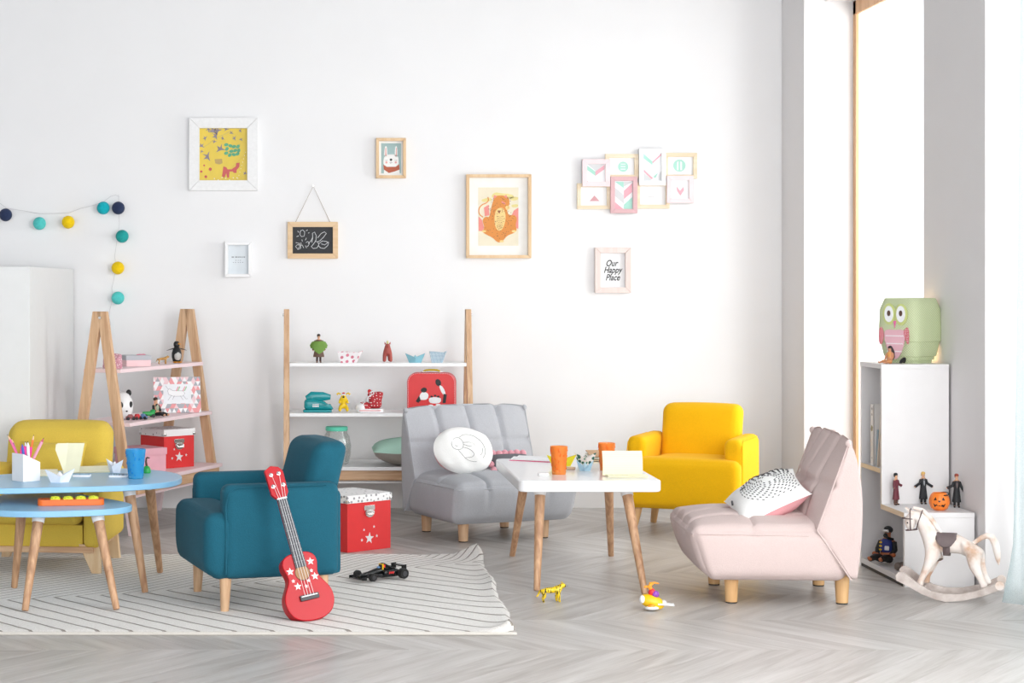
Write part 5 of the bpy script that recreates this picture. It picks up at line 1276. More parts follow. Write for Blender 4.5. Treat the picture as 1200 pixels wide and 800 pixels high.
tag(mb.build('chalk_stick', plain('tan wood stick', '#c3a58a', .6), loc=T(664, 550.3, TZ)), 'short tan stick lying right of the front orange tumbler', 'stick')
mb = MB(); mb.soft((.042, .02, .009), .003, (6, 6, 4), None, (0, 0, .0045))
tag(mb.build('eraser', plain('white rubber', '#f0f0ef', .5), loc=T(637, 557, TZ), rz=.05), 'small white eraser lying left of the front orange tumbler', 'eraser')
# under-table fixings
# ============================================================ ON THE LARGER BLUE TABLE
p = T(29, 565, BZ); root = thing('pencil_holder', 'white square pencil holder with a slanted top on the larger blue table', 'pencil holder', p + Vector((-.004, .062, 0)), R(42)); s = .078
mb = MB(); q = s / 2; hl, hr = .108, .072      # local +x side is the low one
o_ = [(-q, -q), (q, -q), (q, q), (-q, q)]; i_ = [(-q + .004, -q + .004), (q - .004, -q + .004), (q - .004, q - .004), (-q + .004, q - .004)]
zt = lambda x: hl + (hr - hl) * (x + q) / s
vs = [(a, b, 0) for a, b in o_] + [(a, b, zt(a)) for a, b in o_] + [(a, b, zt(a)) for a, b in i_] + [(a, b, .005) for a, b in i_]
fs = [(3, 2, 1, 0), (15, 14, 13, 12)[::-1]]
for a in range(4):
    b = (a + 1) % 4; fs += [(a, b, b + 4, a + 4), (a + 4, b + 4, b + 8, a + 8), (a + 8, b + 8, b + 12, a + 12)]
mb.add(vs, fs); mb.build('holder', m_white, root, bevel=.0012)
HC = root.location.copy()
def pen(name, label, base, tip, r, col, tipcol, cap=None, cat='pencil'):
    root = thing(name, label, cat, base, 0, 'pens and pencils in the white holder')
    v = tip - base; mb = MB(); mb.tube([Vector((0, 0, 0)), v * .88], r, 6 if cat == 'pencil' else 12); mb.build('barrel', plain('barrel ' + col, col, .35), root, ang=25)
    mb = MB(); mb.tube([v * .88, v * .97], [r, r * .35], 8); mb.build('tip', plain('tip ' + tipcol, tipcol, .5), root)
    mb = MB(); mb.tube([v * .97, v], [r * .35, .0003], 8); mb.build('point', m_dark, root)
    if cap: mb = MB(); mb.tube([v * .5, v * .9], r * 1.12, 12); mb.build('cap', plain('cap ' + cap, cap, .3), root)
def pv(px, py, dy): return W(px, py, HC.y + dy)
for nm, lb, bx, tx, ty, dy, c, tc_, cap, cat, r in (
        ('pencil', 'pink pencil at the far left of the pencil holder', (.01, .0), 8.5, 508.5, 0, '#ee6aa0', '#e9c39a', None, 'pencil', .0042),
        ('pencil', 'mauve pencil behind the pink one in the pencil holder', (0, .01), 13, 513, .02, '#a9558f', '#e9c39a', None, 'pencil', .0038),
        ('felt_pen', 'blue-capped felt pen in the middle of the pencil holder', (.0, -.005), 26, 519.5, 0, '#2456b8', '#2456b8', '#2456b8', 'pen', .0052),
        ('felt_pen', 'white felt pen behind the blue-capped pen in the pencil holder', (.01, .01), 29.5, 517, .02, '#e9e9ee', '#e9e9ee', '#f2f2f4', 'pen', .005),
        ('felt_pen', 'white and pink felt pen in the pencil holder left of the orange pencil', (.012, .0), 32.5, 517, 0, '#f0c8d6', '#f2f2f4', '#ececf0', 'pen', .0055),
        ('pencil', 'orange pencil standing tallest right of centre in the pencil holder', (.0, .012), 39.5, 509, .02, '#f0791f', '#e9c39a', None, 'pencil', .0042),
        ('felt_pen', 'coral and white pen leaning far right in the pencil holder', (-.01, 0), 51.5, 512.5, -.005, '#e8694a', '#c9506a', '#f0a4ba', 'pen', .0052)):
    pen(nm, lb, HC + Vector((bx[0], bx[1], .008)), pv(tx, ty, dy), r, c, tc_, cap, cat)
mb = MB(); mb.soft((.045, .012, .07), .003, (6, 4, 6), None, (0, 0, .035))
tag(mb.build('eraser', plain('neon pink', '#f0148c', .4), loc=HC + Vector((-.008, .004, .062)), rot=(0, R(8), R(15))), 'neon pink rectangular eraser sticking out of the pencil holder', 'eraser')
p = T(75, 557, BZ); root = thing('notebook', 'cream notebook standing half open on the larger blue table', 'notebook', p + Vector((0, .02, 0)), R(0), rot=(R(-4), R(6), R(-6)))
mb = MB()
for k in range(7):
    a = R(160 - 6 * k); L_p = .062; z0_, z1_ = .012 + .012 * (k / 6), .128 - .002 * k
    mb.add([(0, 0, 0.0), (L_p * math.cos(a) * .82, -L_p * math.sin(a) * .35 + .002 * k, .115 + .002 * k - .02), (L_p * math.cos(a) * .82, -L_p * math.sin(a) * .35 + .002 * k, .118), (0, 0, .128)], [(0, 1, 2, 3)])
mb.build('pages', m_cream, root, ang=10)
mb = MB(); mb.add([(-.004, 0, .0), (.058, -.006, .02), (.066, -.008, .135), (0, 0, .127)], [(0, 1, 2, 3)]); mb.add([(-.004, .003, .0), (.058, -.003, .02), (.066, -.005, .135), (0, .003, .127)], [(3, 2, 1, 0)]); mb.add([(-.004, 0, 0), (-.045, .0, .112), (-.044, .001, .122), (0, 0, .127)], [(0, 1, 2, 3)])
mb.build('cover', m_cream, root, ang=10)
paper_boat('white paper boat in front of the standing cream notebook on the larger blue table', T(70, 565, BZ), R(12), .115, .052, [plain('white-blue paper', '#e6ebf4', .7), m_paper], w=.45, tall=.45, group='white paper boats on the larger blue table')
paper_boat('white paper boat left of the blue tumbler on the larger blue table', T(134.5, 553.5, BZ), R(-30), .085, .054, [plain('white-blue paper', '#e6ebf4', .7), m_paper], w=.5, tall=.5, group='white paper boats on the larger blue table')
for lb, px, py, rz, w_, c1, c2 in (('open cream notebook fanned out between the two white paper boats', 105, 553, R(14), .17, '#f2edcf', '#e4dbb2'), ('open cream notebook lying behind the pencil holder on the larger blue table', 54, 557, R(6), .10, '#f1ecd2', '#e6dfc0')):
    root = thing('notebook', lb, 'notebook', T(px, py, BZ), rz)
    page_block(root, [(-.03, 0), (0, .0015), (.03, 0)], w_, plain('leaf ' + c2, c2, .7), 'cover', .002)
    page_block(root, [(-.03, .003), (0, .007), (.03, .009)], w_ * .96, plain('leaf ' + c1, c1, .7), 'pages', .004)
    page_block(root, [(-.03, .003), (.0, .013), (.022, .020)], w_ * .9, plain('leaf ' + c1, c1, .7), 'pages', .003)
for lb, px, py, rz, w_ in (('small blue-grey patterned notepad lying behind the front white paper boat', 96, 558.5, R(-4), .066), ('small black and blue patterned notepad lying left of the blue tumbler', 139, 559, R(-3), .07)):
    root = thing('notepad', lb, 'notepad', T(px, py, BZ), rz)
    mb = MB(); mb.soft((w_, .045, .010), .002, (4, 4, 3), None, (0, 0, .005)); mb.build('pages', m_paper, root)
    t = NT('pad pattern'); tc = t.n('ShaderNodeTexCoord'); ns = t.n('ShaderNodeTexNoise', Scale=150.0 if px > 120 else 60); t.l(tc.outputs['Object'], ns.inputs['Vector'])
    t.l(t.ramp(ns.outputs[0], [(.42, lin('#23262e' if px > 120 else '#7f9bb5')), (.5, lin('#8fb3cc'))]), t.b.inputs['Base Color'])
    mb = MB(); mb.soft((w_ + .002, .047, .003), .001, (4, 4, 2), None, (0, 0, .0115)); mb.build('cover', t.m, root)
p = T(172, 554, BZ); root = thing('toy_palm_island', 'small green toy island with a brown stem behind the blue tumbler', 'toy', p, 0)
mb = MB(); mb.lathe([(.0155, 0), (.017, .006), (.015, .018), (.009, .027), (.001, .030)], 16); mb.build('island', plain('toy green', '#22b24c', .35), root)
mb = MB(); mb.tube([(0, 0, .026), (-.003, 0, .045), (-.001, 0, .062)], [.005, .004, .0035], 8); mb.tube([(-.001, 0, .062), (.012, 0, .060)], [.004, .002], 8); mb.build('stem', plain('toy brown', '#4a2c20', .5), root)
# ============================================================ ON THE SMALL BLUE TABLE
p = T(82, 592, SZ); root = thing('peg_tray', 'orange tray with four yellow-green shapes on the smaller blue table', 'tray', (p.x, p.y + .03, SZ), R(7))
m_or = plain('orange plastic', '#ee6f24', .35)
mb = MB(); mb.slab(rrect(.245, .080, .02, 6), 0, .022); mb.build('tray_body', m_or, root, bevel=.002)
mb = MB(); mb.lathe([(.005, .0215), (.005, .0225), (.003, .0225)], 12, 0, (-.108, .0, 0)); mb.build('hole', plain('dark hole', '#8a3a10', .6), root)
m_lime = plain('lime plastic', '#d8e02e', .4)
for k in range(4):
    x = -.058 + k * .047
    mb = MB(); mb.slab([(a + x, b) for a, b in rrect(.038, .052, .006, 4)], .0215, .026)
    for a in range(6):
        mb.ell((x + .011 * math.cos(a * PI / 3), .015 * math.sin(a * PI / 3), .027), (.0055, .0055, .004), 8)
    mb.ell((x, 0, .028), (.006, .006, .005), 8); mb.build('lime_shape', m_lime, root, bevel=.0006)

# ============================================================ UKULELE
m_uk = plain('red lacquer', '#b50a1a', .32, noise=.01)
p = T(364, 728, RZ)
tilt = Matrix.Rotation(R(16), 4, 'Z') @ Matrix.Rotation(R(-21), 4, 'X') @ Matrix.Rotation(R(-10.5), 4, 'Y')
m_uk.node_tree.nodes['Principled BSDF'].inputs['Specular IOR Level'].default_value = .3; root = thing('ukulele', 'red toy ukulele with silver stars leaning against the teal armchair', 'ukulele', (p.x + .018, p.y + .01, RZ + .004), 0)
root.rotation_euler = tilt.to_euler()
half = [(0, .0), (.035, .003), (.068, .018), (.086, .045), (.092, .075), (.086, .105), (.070, .130), (.058, .150), (.056, .168), (.062, .188), (.066, .205), (.062, .226), (.046, .240), (.024, .246), (0, .248)]
ol = smooth_closed([(a, b) for a, b in half] + [(-a, b) for a, b in half[-2:0:-1]], 2)
mb = MB(); mb.prism(ol, 0, .052); mb.build('body', m_uk, root, bevel=.004, seg=3)
mb = MB(); mb.disc(0, .172, .027, .027, -.0006, 0, 28); so = mb.build('sound_hole', plain('bare plywood', '#a9825c', .7, bump=.3), root)
mb = MB(); mb.tube([(.027 * math.cos(2 * PI * k / 28), -.0008, .172 + .027 * math.sin(2 * PI * k / 28)) for k in range(29)], .0012, 6); mb.build('rosette', plain('ring brown', '#5a3a2a', .6), root)
mb = MB(); mb.prism([(-.021, .192), (.021, .192), (.0175, .448), (-.0175, .448)], -.0065, .0); mb.build('fingerboard', plain('charcoal board', '#4a4b50', .45), root, bevel=.001)
mb = MB(); mb.prism([(-.017, .24), (.017, .24), (.015, .448), (-.015, .448)], .0, .017); mb.build('neck', m_uk, root, bevel=.004)
for k in range(12):
    z = .448 - .033 * sum(.94 ** j for j in range(k + 1)); w_ = .0175 + .0035 * (.448 - z) / .25
    if z < .196: break
    mb = MB(); mb.span((-w_, -.0072, z - .0005), (w_, -.0062, z + .0005)); mb.build('fret', plain('dull fret', '#8a8b90', .5), root)
mb = MB(); mb.prism([(-.0185, .448), (.0185, .448), (.031, .466), (.033, .545), (.020, .562), (-.008, .571), (-.034, .558), (-.033, .466)], -.004, .012); mb.build('headstock', m_uk, root, bevel=.002)
mb = MB(); mb.span((-.018, -.010, .444), (.018, -.002, .449)); mb.build('nut', m_white, root)
mb = MB(); mb.prism(rrect(.07, .020, .003, 3, 0, .083), -.009, 0); br = mb.build('bridge', plain('bridge black', '#26272b', .4), root, bevel=.001)
mb = MB(); mb.span((-.030, -.0105, .086), (.030, -.009, .089)); mb.build('saddle', m_white, br)
for k, (tx, tz) in enumerate(((-.019, .495), (-.015, .538), (.014, .538), (.020, .495))):
    x0 = -.013 + k * .0087
    mb = MB(); mb.tube([(x0 * 1.25, -.0095, .085), (x0, -.0115, .30), (x0 * .95, -.0105, .447), (tx, -.010, tz)], .00075, 5); mb.build('string', m_silver, root)
    mb = MB(); mb.tube([(tx, -.013, tz), (tx, .0, tz)], [.003, .0045], 10); mb.tube([(tx, .012, tz), (tx, .022, tz)], .005, 10); mb.lathe([(.0075, 0), (.0075, .002)], 14, 0, (tx, 0, tz - .001)) if False else None
    mb.ell((tx, -.0045, tz), (.0078, .0012, .0078), 12); mb.build('tuning_peg', m_chrome, root)
for x, z, r in ((-.043, .185, .0145), (.040, .205, .0145), (.041, .150, .0145), (-.030, .128, .0145), (-.041, .150, .0075), (.034, .172, .0075), (-.012, .212, .0075), (.013, .212, .0075), (.014, .140, .0075), (0, .122, .0075)):
    mb = MB(); mb.star(x, z, r, -.0012, -.0002, 0, .15); mb.build('star', plain('star white', '#f4f2f2', .4), root, ang=20)

# ============================================================ TOYS ON THE FLOOR
# racing car
a = T(416, 683, RZ); b = T(474, 676, RZ)
root = thing('toy_racing_car', 'black toy racing car with yellow and red stripes on the rug', 'toy car', ((a.x + b.x) / 2, (a.y + b.y) / 2 + .03, RZ + .002), R(34))
m_ck = plain('black enamel', '#141517', .25)
mb = MB(); mb.slab([(-.105, -.010), (-.06, -.014), (-.03, -.022), (.0, -.032), (.06, -.034), (.095, -.018), (.095, .018), (.06, .034), (.0, .032), (-.03, .022), (-.06, .014), (-.105, .010)], .008, .022); mb.build('floor_pan', m_ck, root, bevel=.003)
mb = MB(); mb.tube([(-.10, 0, .018), (-.06, 0, .022), (-.02, 0, .028), (.0, 0, .030)], [.006, .010, .015, .016], 12); mb.build('nose_cone', m_ck, root)
mb = MB(); mb.prism([(.0, .02), (.0, .052), (.010, .062), (.022, .060), (.05, .044), (.09, .030), (.09, .018)], -.011, .011); mb.build('engine_cover', m_ck, root, bevel=.004)
mb = MB(); mb.span((.004, -.0128, .036), (.010, .0128, .059)); mb.build('yellow_stripe', m_gold, root)
mb = MB(); mb.span((.011, -.0126, .044), (.018, .0126, .056)); mb.build('red_stripe', m_red, root)
mb = MB(); mb.ell((-.006, 0, .042), (.008, .008, .008), 12); mb.build('helmet', plain('helmet blue', '#6d95c4', .3), root)
for s in (-1, 1):
    mb = MB(); mb.soft((.07, .018, .022), .006, (8, 6, 6), None, (.03, s * .032, .024)); pod = mb.build('side_pod', m_ck, root)
    mb = MB(); mb.M = Matrix.Translation((.03, s * .0415, .026)) @ Matrix.Rotation(0 if s < 0 else PI, 4, 'Z'); [mb.flat([(x, -.004), (x + .006, -.004), (x + .008, .004), (x + .002, .004)], 0) for x in (-.014, -.005, .004)]; mb.build('red_decal', m_red, pod)
mb = MB(); mb.span((-.118, -.045, .008), (-.098, .045, .012)); mb.span((-.118, -.046, .006), (-.096, -.044, .018)); mb.span((-.118, .044, .006), (-.096, .046, .018)); mb.build('front_wing', m_ck, root)
mb = MB(); mb.span((.085, -.034, .045), (.105, .034, .049)); mb.span((.083, -.036, .03), (.107, -.034, .052)); mb.span((.083, .034, .03), (.107, .036, .052)); mb.build('rear_wing', m_ck, root)
m_ty = plain('rubber tyre', '#191919', .75)
for x, yy, r, w_ in ((-.072, .052, .0165, .018), (-.072, -.052, .0165, .018), (.078, .052, .0205, .026), (.078, -.052, .0205, .026)):
    s = 1 if yy > 0 else -1
    mb = MB(); mb.tube([(x, yy - s * w_ / 2, r), (x, yy + s * w_ / 2, r)], r, 20); wh = mb.build('wheel', m_ty, root, bevel=.003)
    mb = MB(); mb.tube([(x, yy + s * w_ / 2, r), (x, yy + s * (w_ / 2 + .0015), r)], r * .5, 14); mb.build('hub', plain('dark hub', '#4a4a4e', .4, metal=.5), wh)
    mb = MB(); mb.tube([(x, 0, r), (x, yy, r)], .003, 6); mb.build('axle', m_ck, root)
# tiger
p = T(646, 705, 0)
quadruped('toy_tiger', 'small yellow toy tiger with black stripes on the floor under the white table', (p.x, p.y, 0), R(8), .104, striped('tiger coat', '#ecc81a', '#2b2414', 300, (1, .12, .3), (.57, .60)), None)
# yellow toy plane with rider
p = T(764, 715, 0); root = thing('toy_plane', 'yellow toy plane with a purple and red rider near the right front table leg', 'toy', (p.x, p.y, 0), R(-6))
mb = MB(); mb.ell((0, 0, .032), (.048, .026, .026), 20, 0, (0, R(18), 0)); mb.build('fuselage', m_gold, root)
mb = MB(); mb.ell((-.036, -.010, .042), (.011, .017, .015), 14); mb.build('tail_window', m_white, root)
mb = MB(); mb.ell((-.002, -.022, .012), (.026, .020, .008), 16, 0, (R(-12), 0, 0)); mb.build('wing', m_white, root)
mb = MB(); mb.ell((-.004, -.030, .020), (.014, .010, .008), 12); mb.build('float', plain('toy orange', '#ef9a22', .4), root)
mb = MB(); mb.ell((-.002, .022, .012), (.026, .020, .008), 16, 0, (R(12), 0, 0)); mb.build('wing', m_white, root)
mb = MB(); mb.ell((.042, 0, .028), (.012, .015, .012), 14); mb.build('engine', m_silver, root)
for s in (-1, 1):
    mb = MB(); mb.tube([(.02, s * .020, .026), (.078, s * .014, .022)], [.004, .002], 8); mb.ell((.078, s * .014, .022), (.003, .004, .004), 8); mb.build('gun_barrel', m_silver, root)
mb = MB(); mb.ell((.012, -.004, .060), (.014, .012, .014), 14); mb.build('backpack', plain('toy purple', '#8e45b0', .35), root)
mb = MB(); mb.ell((.0, .0, .066), (.014, .012, .016), 14); mb.build('rider_shirt', m_red, root)
skin('rider', [(-.002, 0, .07), (-.006, 0, .084), (-.006, 0, .096), (.006, 0, .099), (-.02, 0, .088), (-.03, 0, .084)], [(0, 1), (1, 2), (2, 3), (1, 4), (4, 5)], [.007, .007, .007, .005, .004, .007], plain('toy orange', '#ef9a22', .4), root, 2)
mb = MB(); mb.tube([(-.010, 0, .1), (.01, 0, .102), (.026, 0, .099)], [.003, .004, .002], 8); mb.build('rider_ear', plain('toy orange', '#ef9a22', .4), root)
# ============================================================ ON AND IN THE BOOKCASE
# owl lamp
oc = Vector((2.526, 8.045, .868)); root = thing('owl_lamp', 'green knitted owl-shaped table lamp on top of the step bookcase', 'lamp', oc, 0)
t = NT('green knit'); tc = t.n('ShaderNodeTexCoord'); sp = t.n('ShaderNodeSeparateXYZ'); t.l(tc.outputs['Object'], sp.inputs[0])
hv = t.math('ADD', sp.outputs[0], t.math('MULTIPLY', sp.outputs[1], -1.0))
zz = t.math('ADD', t.math('MULTIPLY', sp.outputs[2], 95.0), t.math('MULTIPLY', t.math('PINGPONG', t.math('MULTIPLY', hv, 75.0), .5), 2.0))
kn = t.math('PINGPONG', zz, .5); kn = t.math('MULTIPLY', kn, 2.0)
t.l(t.ramp(kn, [(.25, lin('#a7bb86')), (.75, lin('#dfe3c2'))]), t.b.inputs['Base Color']); t.b.inputs['Roughness'].default_value = .9; t.bump(kn, .4, .002)
m_knit = t.m
mb = MB(); mb.lathe([(.001, 0), (.070, 0), (.072, .013), (.079, .014), (.080, .027), (.086, .029), (.098, .090), (.102, .092), (.103, .14), (.100, .225), (.085, .268), (.081, .271), (.078, .268), (.001, .268)], 64, 0, pw=5, ph=R(0))
sh_ = mb.build('shade', m_knit, root, rz=R(45 - 8), ang=50)
fa = R(-45 - 8)           # normal direction of the owl's face: towards camera-left
# face frame: local plane at distance ~.12 from the axis
fm = Matrix.Rotation(R(-53) , 4, 'Z')
def onface(name, shapes, mat, y, th=.003):
    mb = MB()
    for pts in shapes: mb.prism([(a * .86, b) for a, b in pts], y - th, y)
    return mb.build(name, mat, root, rz=R(-42 - 11 + 0), bevel=.0006)
def oval(cx, cz, rx, rz_, n=20): return [(cx + rx * math.cos(2 * PI * k / n), cz + rz_ * math.sin(2 * PI * k / n)) for k in range(n)]
f0 = -.1025
onface('eye_ring', [oval(-.032, .205, .037, .045)], plain('felt lime', '#c5cf86', .9), f0); onface('eye_ring', [oval(.036, .203, .037, .045)], plain('felt lime', '#c5cf86', .9), f0)
for x in (-.032, .036):
    onface('eye_white', [oval(x, .205, .025, .034)], plain('felt white', '#eef0f2', .9), f0 - .003); onface('pupil', [oval(x + .002, .208, .009, .012)], plain('felt brown', '#5a4238', .9), f0 - .006)
onface('beak', [[(-.006, .176), (.010, .176), (.002, .146)]], plain('felt magenta', '#e06aa4', .9), f0 - .003)
onface('belly', [smooth_closed([(-.062, .135), (-.03, .142), (0, .138), (.03, .142), (.062, .135), (.055, .085), (.03, .03), (0, .014), (-.03, .03), (-.055, .085)], 1)], plain('felt rose', '#e2b2bd', .9), f0)
for z in (.112, .080, .048): onface('belly_stitch', [[(x0 * (1 - (0.112 - z) * 3), z + (.002 if k % 2 else -.002)) for k, x0 in enumerate(np.linspace(-.052, .052, 15))] + [(x0 * (1 - (0.112 - z) * 3), z + .004 + (.002 if k % 2 else -.002)) for k, x0 in enumerate(np.linspace(.052, -.052, 15))]], plain('stitch white', '#f4eef0', .9), f0 - .003, .001)
m_wg = dotted('wing red dots', '#c95a66', '#f0d4d6', 160, .25, .5)
onface('wing', [smooth_closed([(-.062, .135), (-.078, .155), (-.092, .13), (-.09, .085), (-.076, .072), (-.062, .1)], 1)], m_wg, f0 - .002); onface('wing', [smooth_closed([(.05, .135), (.074, .155), (.084, .13), (.080, .072), (.06, .1)], 1)], m_wg, f0 - .002)
l = bpy.data.lights.new('lamp_glow', 'POINT'); l.energy = 1.0; l.color = (1, .62, .35); l.shadow_soft_size = .02
lo = bpy.data.objects.new('lamp_glow', l); scene.collection.objects.link(lo); lo.parent = root; lo.location = (.085, .12, .12)
mb = MB(); mb.ell((.0, .0, .0), .012, 12); o = mb.build('bulb', plain('lit bulb', '#fff1dc', .5, emit=('#ffd9a8', 4.0)), root, loc=(.06, .125, .12))
# seated doll and cat
p = T(1046, 425, .868); seated('toy_figure', 'small seated doll with long black hair and tan dress beside the owl lamp', (2.404, 7.925, .868), R(-55), .098, '#2a1c22', '#d99a52', '#d0925f', '#c98a66', longhair=True)
p = T(1060, 425, .868); root = thing('toy_cat', 'tiny black toy animal between the seated doll and the owl lamp', 'toy animal', (2.452, 7.905, .868), R(35))
skin('body', [(-.012, 0, .014), (.008, 0, .018), (.016, 0, .026), (-.012, 0, .003), (.008, 0, .003), (-.02, 0, .008)], [(0, 1), (1, 2), (0, 3), (1, 4), (0, 5)], [.008, .008, .006, .004, .004, .003], m_dark, root, 2)
# three robed figures
p = T(1050, 591.5, .295)
fig('toy_figure', 'dark-haired toy figure in a maroon robe, leftmost on the bookcase step', (p.x, p.y, .295), R(38), .132, '#23282c', '#6a2c38', '#5a3a30', '#3c241c', arms=((-.14, .52), (.25, .58)), coat_len=.17, group='robed toy figures on the bookcase step')
p = T(1082, 590.5, .295)
fig('toy_figure', 'blond toy figure in a long black robe, middle of the bookcase step', (p.x, p.y, .295), R(5), .134, '#dcb565', '#1c1e22', '#1a1b1e', '#141416', arms=((-.30, .52), (.30, .52)), coat_len=.16, collar='#9a9ea2', group='robed toy figures on the bookcase step')
p = T(1121, 594.5, .295)
fig('toy_figure', 'red-haired toy figure in a long black robe behind the pumpkin bucket', (p.x, p.y, .295), R(-8), .138, '#9a4030', '#1c1e22', '#1a1b1e', '#141416', arms=((-.30, .56), (.22, .45)), coat_len=.16, collar='#6a5a5a', group='robed toy figures on the bookcase step')
p = T(1103.5, 598.5, .295); root = thing('pumpkin_bucket', 'orange pumpkin bucket with a carved black face on the bookcase step', 'bucket', (p.x, p.y + .028, .295), R(-18))
mb = MB(); n = 40; prof = [(.020, 0), (.032, .008), (.040, .028), (.040, .042), (.034, .060), (.026, .070), (.024, .068), (.031, .058), (.030, .02), (.001, .01)]
vs = []; fs = []
for (r, z) in prof:
    for k in range(n):
        a = 2 * PI * k / n; rr_ = r * (1 - .035 * abs(math.sin(4 * a)) ** .0 * (math.cos(8 * a) < -.55)); vs.append((rr_ * math.cos(a), rr_ * math.sin(a), z))
for i in range(len(prof) - 1):
    for k in range(n): fs.append((i * n + k, i * n + (k + 1) % n, (i + 1) * n + (k + 1) % n, (i + 1) * n + k))
fs.append(tuple(range(n - 1, -1, -1))); mb.add(vs, fs); mb.build('bowl', plain('pumpkin orange', '#f2822c', .35), root)
def pk(pts, name):
    mb = MB(); vs = []
    for x, z in pts: vs.append((x, -math.sqrt(max(0, (.0405 * math.sin(PI * min(max(z / .075, .1), .9)) ** .35) ** 2 - x * x)) - .0012, z))
    mb.add(vs, [tuple(range(len(vs)))]); mb.build(name, m_dark, root)
pk([(-.022, .042), (-.010, .044), (-.014, .056)], 'eye'); pk([(.010, .044), (.022, .042), (.014, .056)], 'eye'); pk([(-.006, .042), (.006, .042), (0, .034)], 'nose')
pk([(-.024, .032), (-.016, .024), (-.010, .027), (-.006, .020), (0, .024), (.006, .020), (.010, .027), (.016, .024), (.024, .032), (.018, .016), (0, .010), (-.018, .016)], 'mouth')
mb = MB(); mb.tube([(.036 * math.cos(a), -.0 + .036 * math.sin(a), .066 + .004 * math.sin(a * 2)) for a in [R(-60 + 18 * k) for k in range(11)]], .0022, 6); mb.build('handle', m_dark, root)
# diver toy in the lower compartment
p = T(1036, 661, .034); rt = seated('toy_diver', 'toy diver in black suit and blue vest sitting in the lower bookcase compartment', (2.412, 8.00, .036), R(-42), .20, '#2a2a2c', '#1b1c20', '#241f1e', '#b36a44')
rt.rotation_euler = (R(-6), 0, R(-42))
S = .20; mb = MB(); mb.lathe([(.10 * S, .20 * S), (.15 * S, .24 * S), (.155 * S, .42 * S), (.10 * S, .50 * S)], 20, 0, (0, .018 * S, 0), 1, .9); vt = mb.build('vest', plain('vest blue', '#1e2f7a', .5), rt)
for k in range(3): mb = MB(); mb.soft((.05 * S * 1.2, .02 * S, .035 * S), .002, (4, 4, 3), None, (-.085 * S, -.115 * S, (.27 + .075 * k) * S)); mb.build('yellow_tab', m_gold, vt)
mb = MB(); mb.soft((.10 * S, .03 * S, .09 * S), .003, (4, 4, 4), None, (.06 * S, -.125 * S, .31 * S)); mb.build('silver_gauge', m_silver, vt)
mb = MB(); mb.soft((.13 * S, .06 * S, .07 * S), .004, (6, 4, 4), None, (0, -.07 * S, .66 * S)); mb.build('mask', m_chrome, rt)
mb = MB(); mb.tube([(0, -.10 * S, .56 * S), (.08 * S, -.12 * S, .52 * S), (.14 * S, -.02 * S, .50 * S)], .03 * S, 8); mb.ell((.0, -.09 * S, .57 * S), .05 * S, 10); mb.build('regulator', m_dark, rt)
mb = MB()
for s in (-1, 1): mb.ell((s * .21 * S, -.12 * S, (.18 if s > 0 else .18) * S), (.05 * S, .05 * S, .045 * S), 10)
mb.build('gloves', plain('glove orange', '#b5653c', .5), rt)
p = T(1047, 668, .034); mb = MB(); mb.soft((.05, .04, .032), .014, (10, 10, 8), lambda p_, a: (p_[0], p_[1], p_[2] + .001 * math.sin(a[0] * 14)), (0, 0, .016))
tag(mb.build('toy_flipper', plain('ribbed grey-brown', '#7b7068', .7, bump=.5, nscale=120), loc=(p.x + .03, p.y + .0, .034), rz=R(30)), 'small grey-brown ribbed toy lump in front of the diver in the bookcase', 'toy')
book('book', 'small red and white book lying at the lower front of the bookcase', (2.41, 7.70, .0345), .10, .022, .12, '#d8505c', (0, 0, 0))

# ============================================================ ROCKING HORSE
yaw = R(-22); HCc = Vector((2.425, 7.315)); cc, ss = math.cos(yaw), math.sin(yaw)
root = thing('rocking_horse', 'whitewashed wooden rocking horse with brown saddle in front of the step bookcase', 'rocking horse', (HCc.x, HCc.y, 0), yaw)
def HH(px, py, off=0.0):
    """pixel on the horse's long plane (shifted sideways by off) to local (x, z)"""
    Cx, Cy = HCc.x - ss * off, HCc.y + cc * off; k = (px - XV) / F
    u = (k * Cy - Cx) / (cc - k * ss); Y = Cy + u * ss; return (u, H - (py - YH) * Y / F)
t = NT('whitewashed wood'); tc = t.n('ShaderNodeTexCoord'); ns = t.n('ShaderNodeTexNoise', Scale=14.0, Detail=6.0); t.l(tc.outputs['Object'], ns.inputs['Vector'])
t.l(t.ramp(ns.outputs[0], [(.36, lin('#cba68c')), (.47, lin('#e6d6cb')), (.6, lin('#ece4de'))]), t.b.inputs['Base Color']); t.b.inputs['Roughness'].default_value = .6; t.bump(ns.outputs[0], .3, .002); m_ww = t.m
t = NT('greyed wood'); tc = t.n('ShaderNodeTexCoord'); ns = t.n('ShaderNodeTexNoise', Scale=25.0, Detail=6.0); t.l(tc.outputs['Object'], ns.inputs['Vector'])
t.l(t.ramp(ns.outputs[0], [(.3, lin('#b0a19a')), (.7, lin('#d6ccc6'))]), t.b.inputs['Base Color']); t.b.inputs['Roughness'].default_value = .7; m_gw = t.m
def hj(px, py, y=0): a = HH(px, py, 0); return (a[0], y, a[1])
J = [hj(1112, 637.5), hj(1097, 636), hj(1088, 622), hj(1080, 608), hj(1071, 602), hj(1065.5, 610), hj(1067.5, 622),
     hj(1126, 637.5), hj(1140, 635),
     hj(1094, 648, -.030), hj(1088, 662, -.036), hj(1081, 676, -.040), hj(1078, 685, -.042),
     hj(1096, 648, .030), hj(1092, 662, .036), hj(1086, 676, .040), hj(1084, 685, .042),
     hj(1142, 648, -.030), hj(1142, 662, -.036), hj(1150, 676, -.040), hj(1155, 688, -.042),
     hj(1144, 648, .030), hj(1147, 662, .036), hj(1153, 676, .040), hj(1158, 687, .042)]
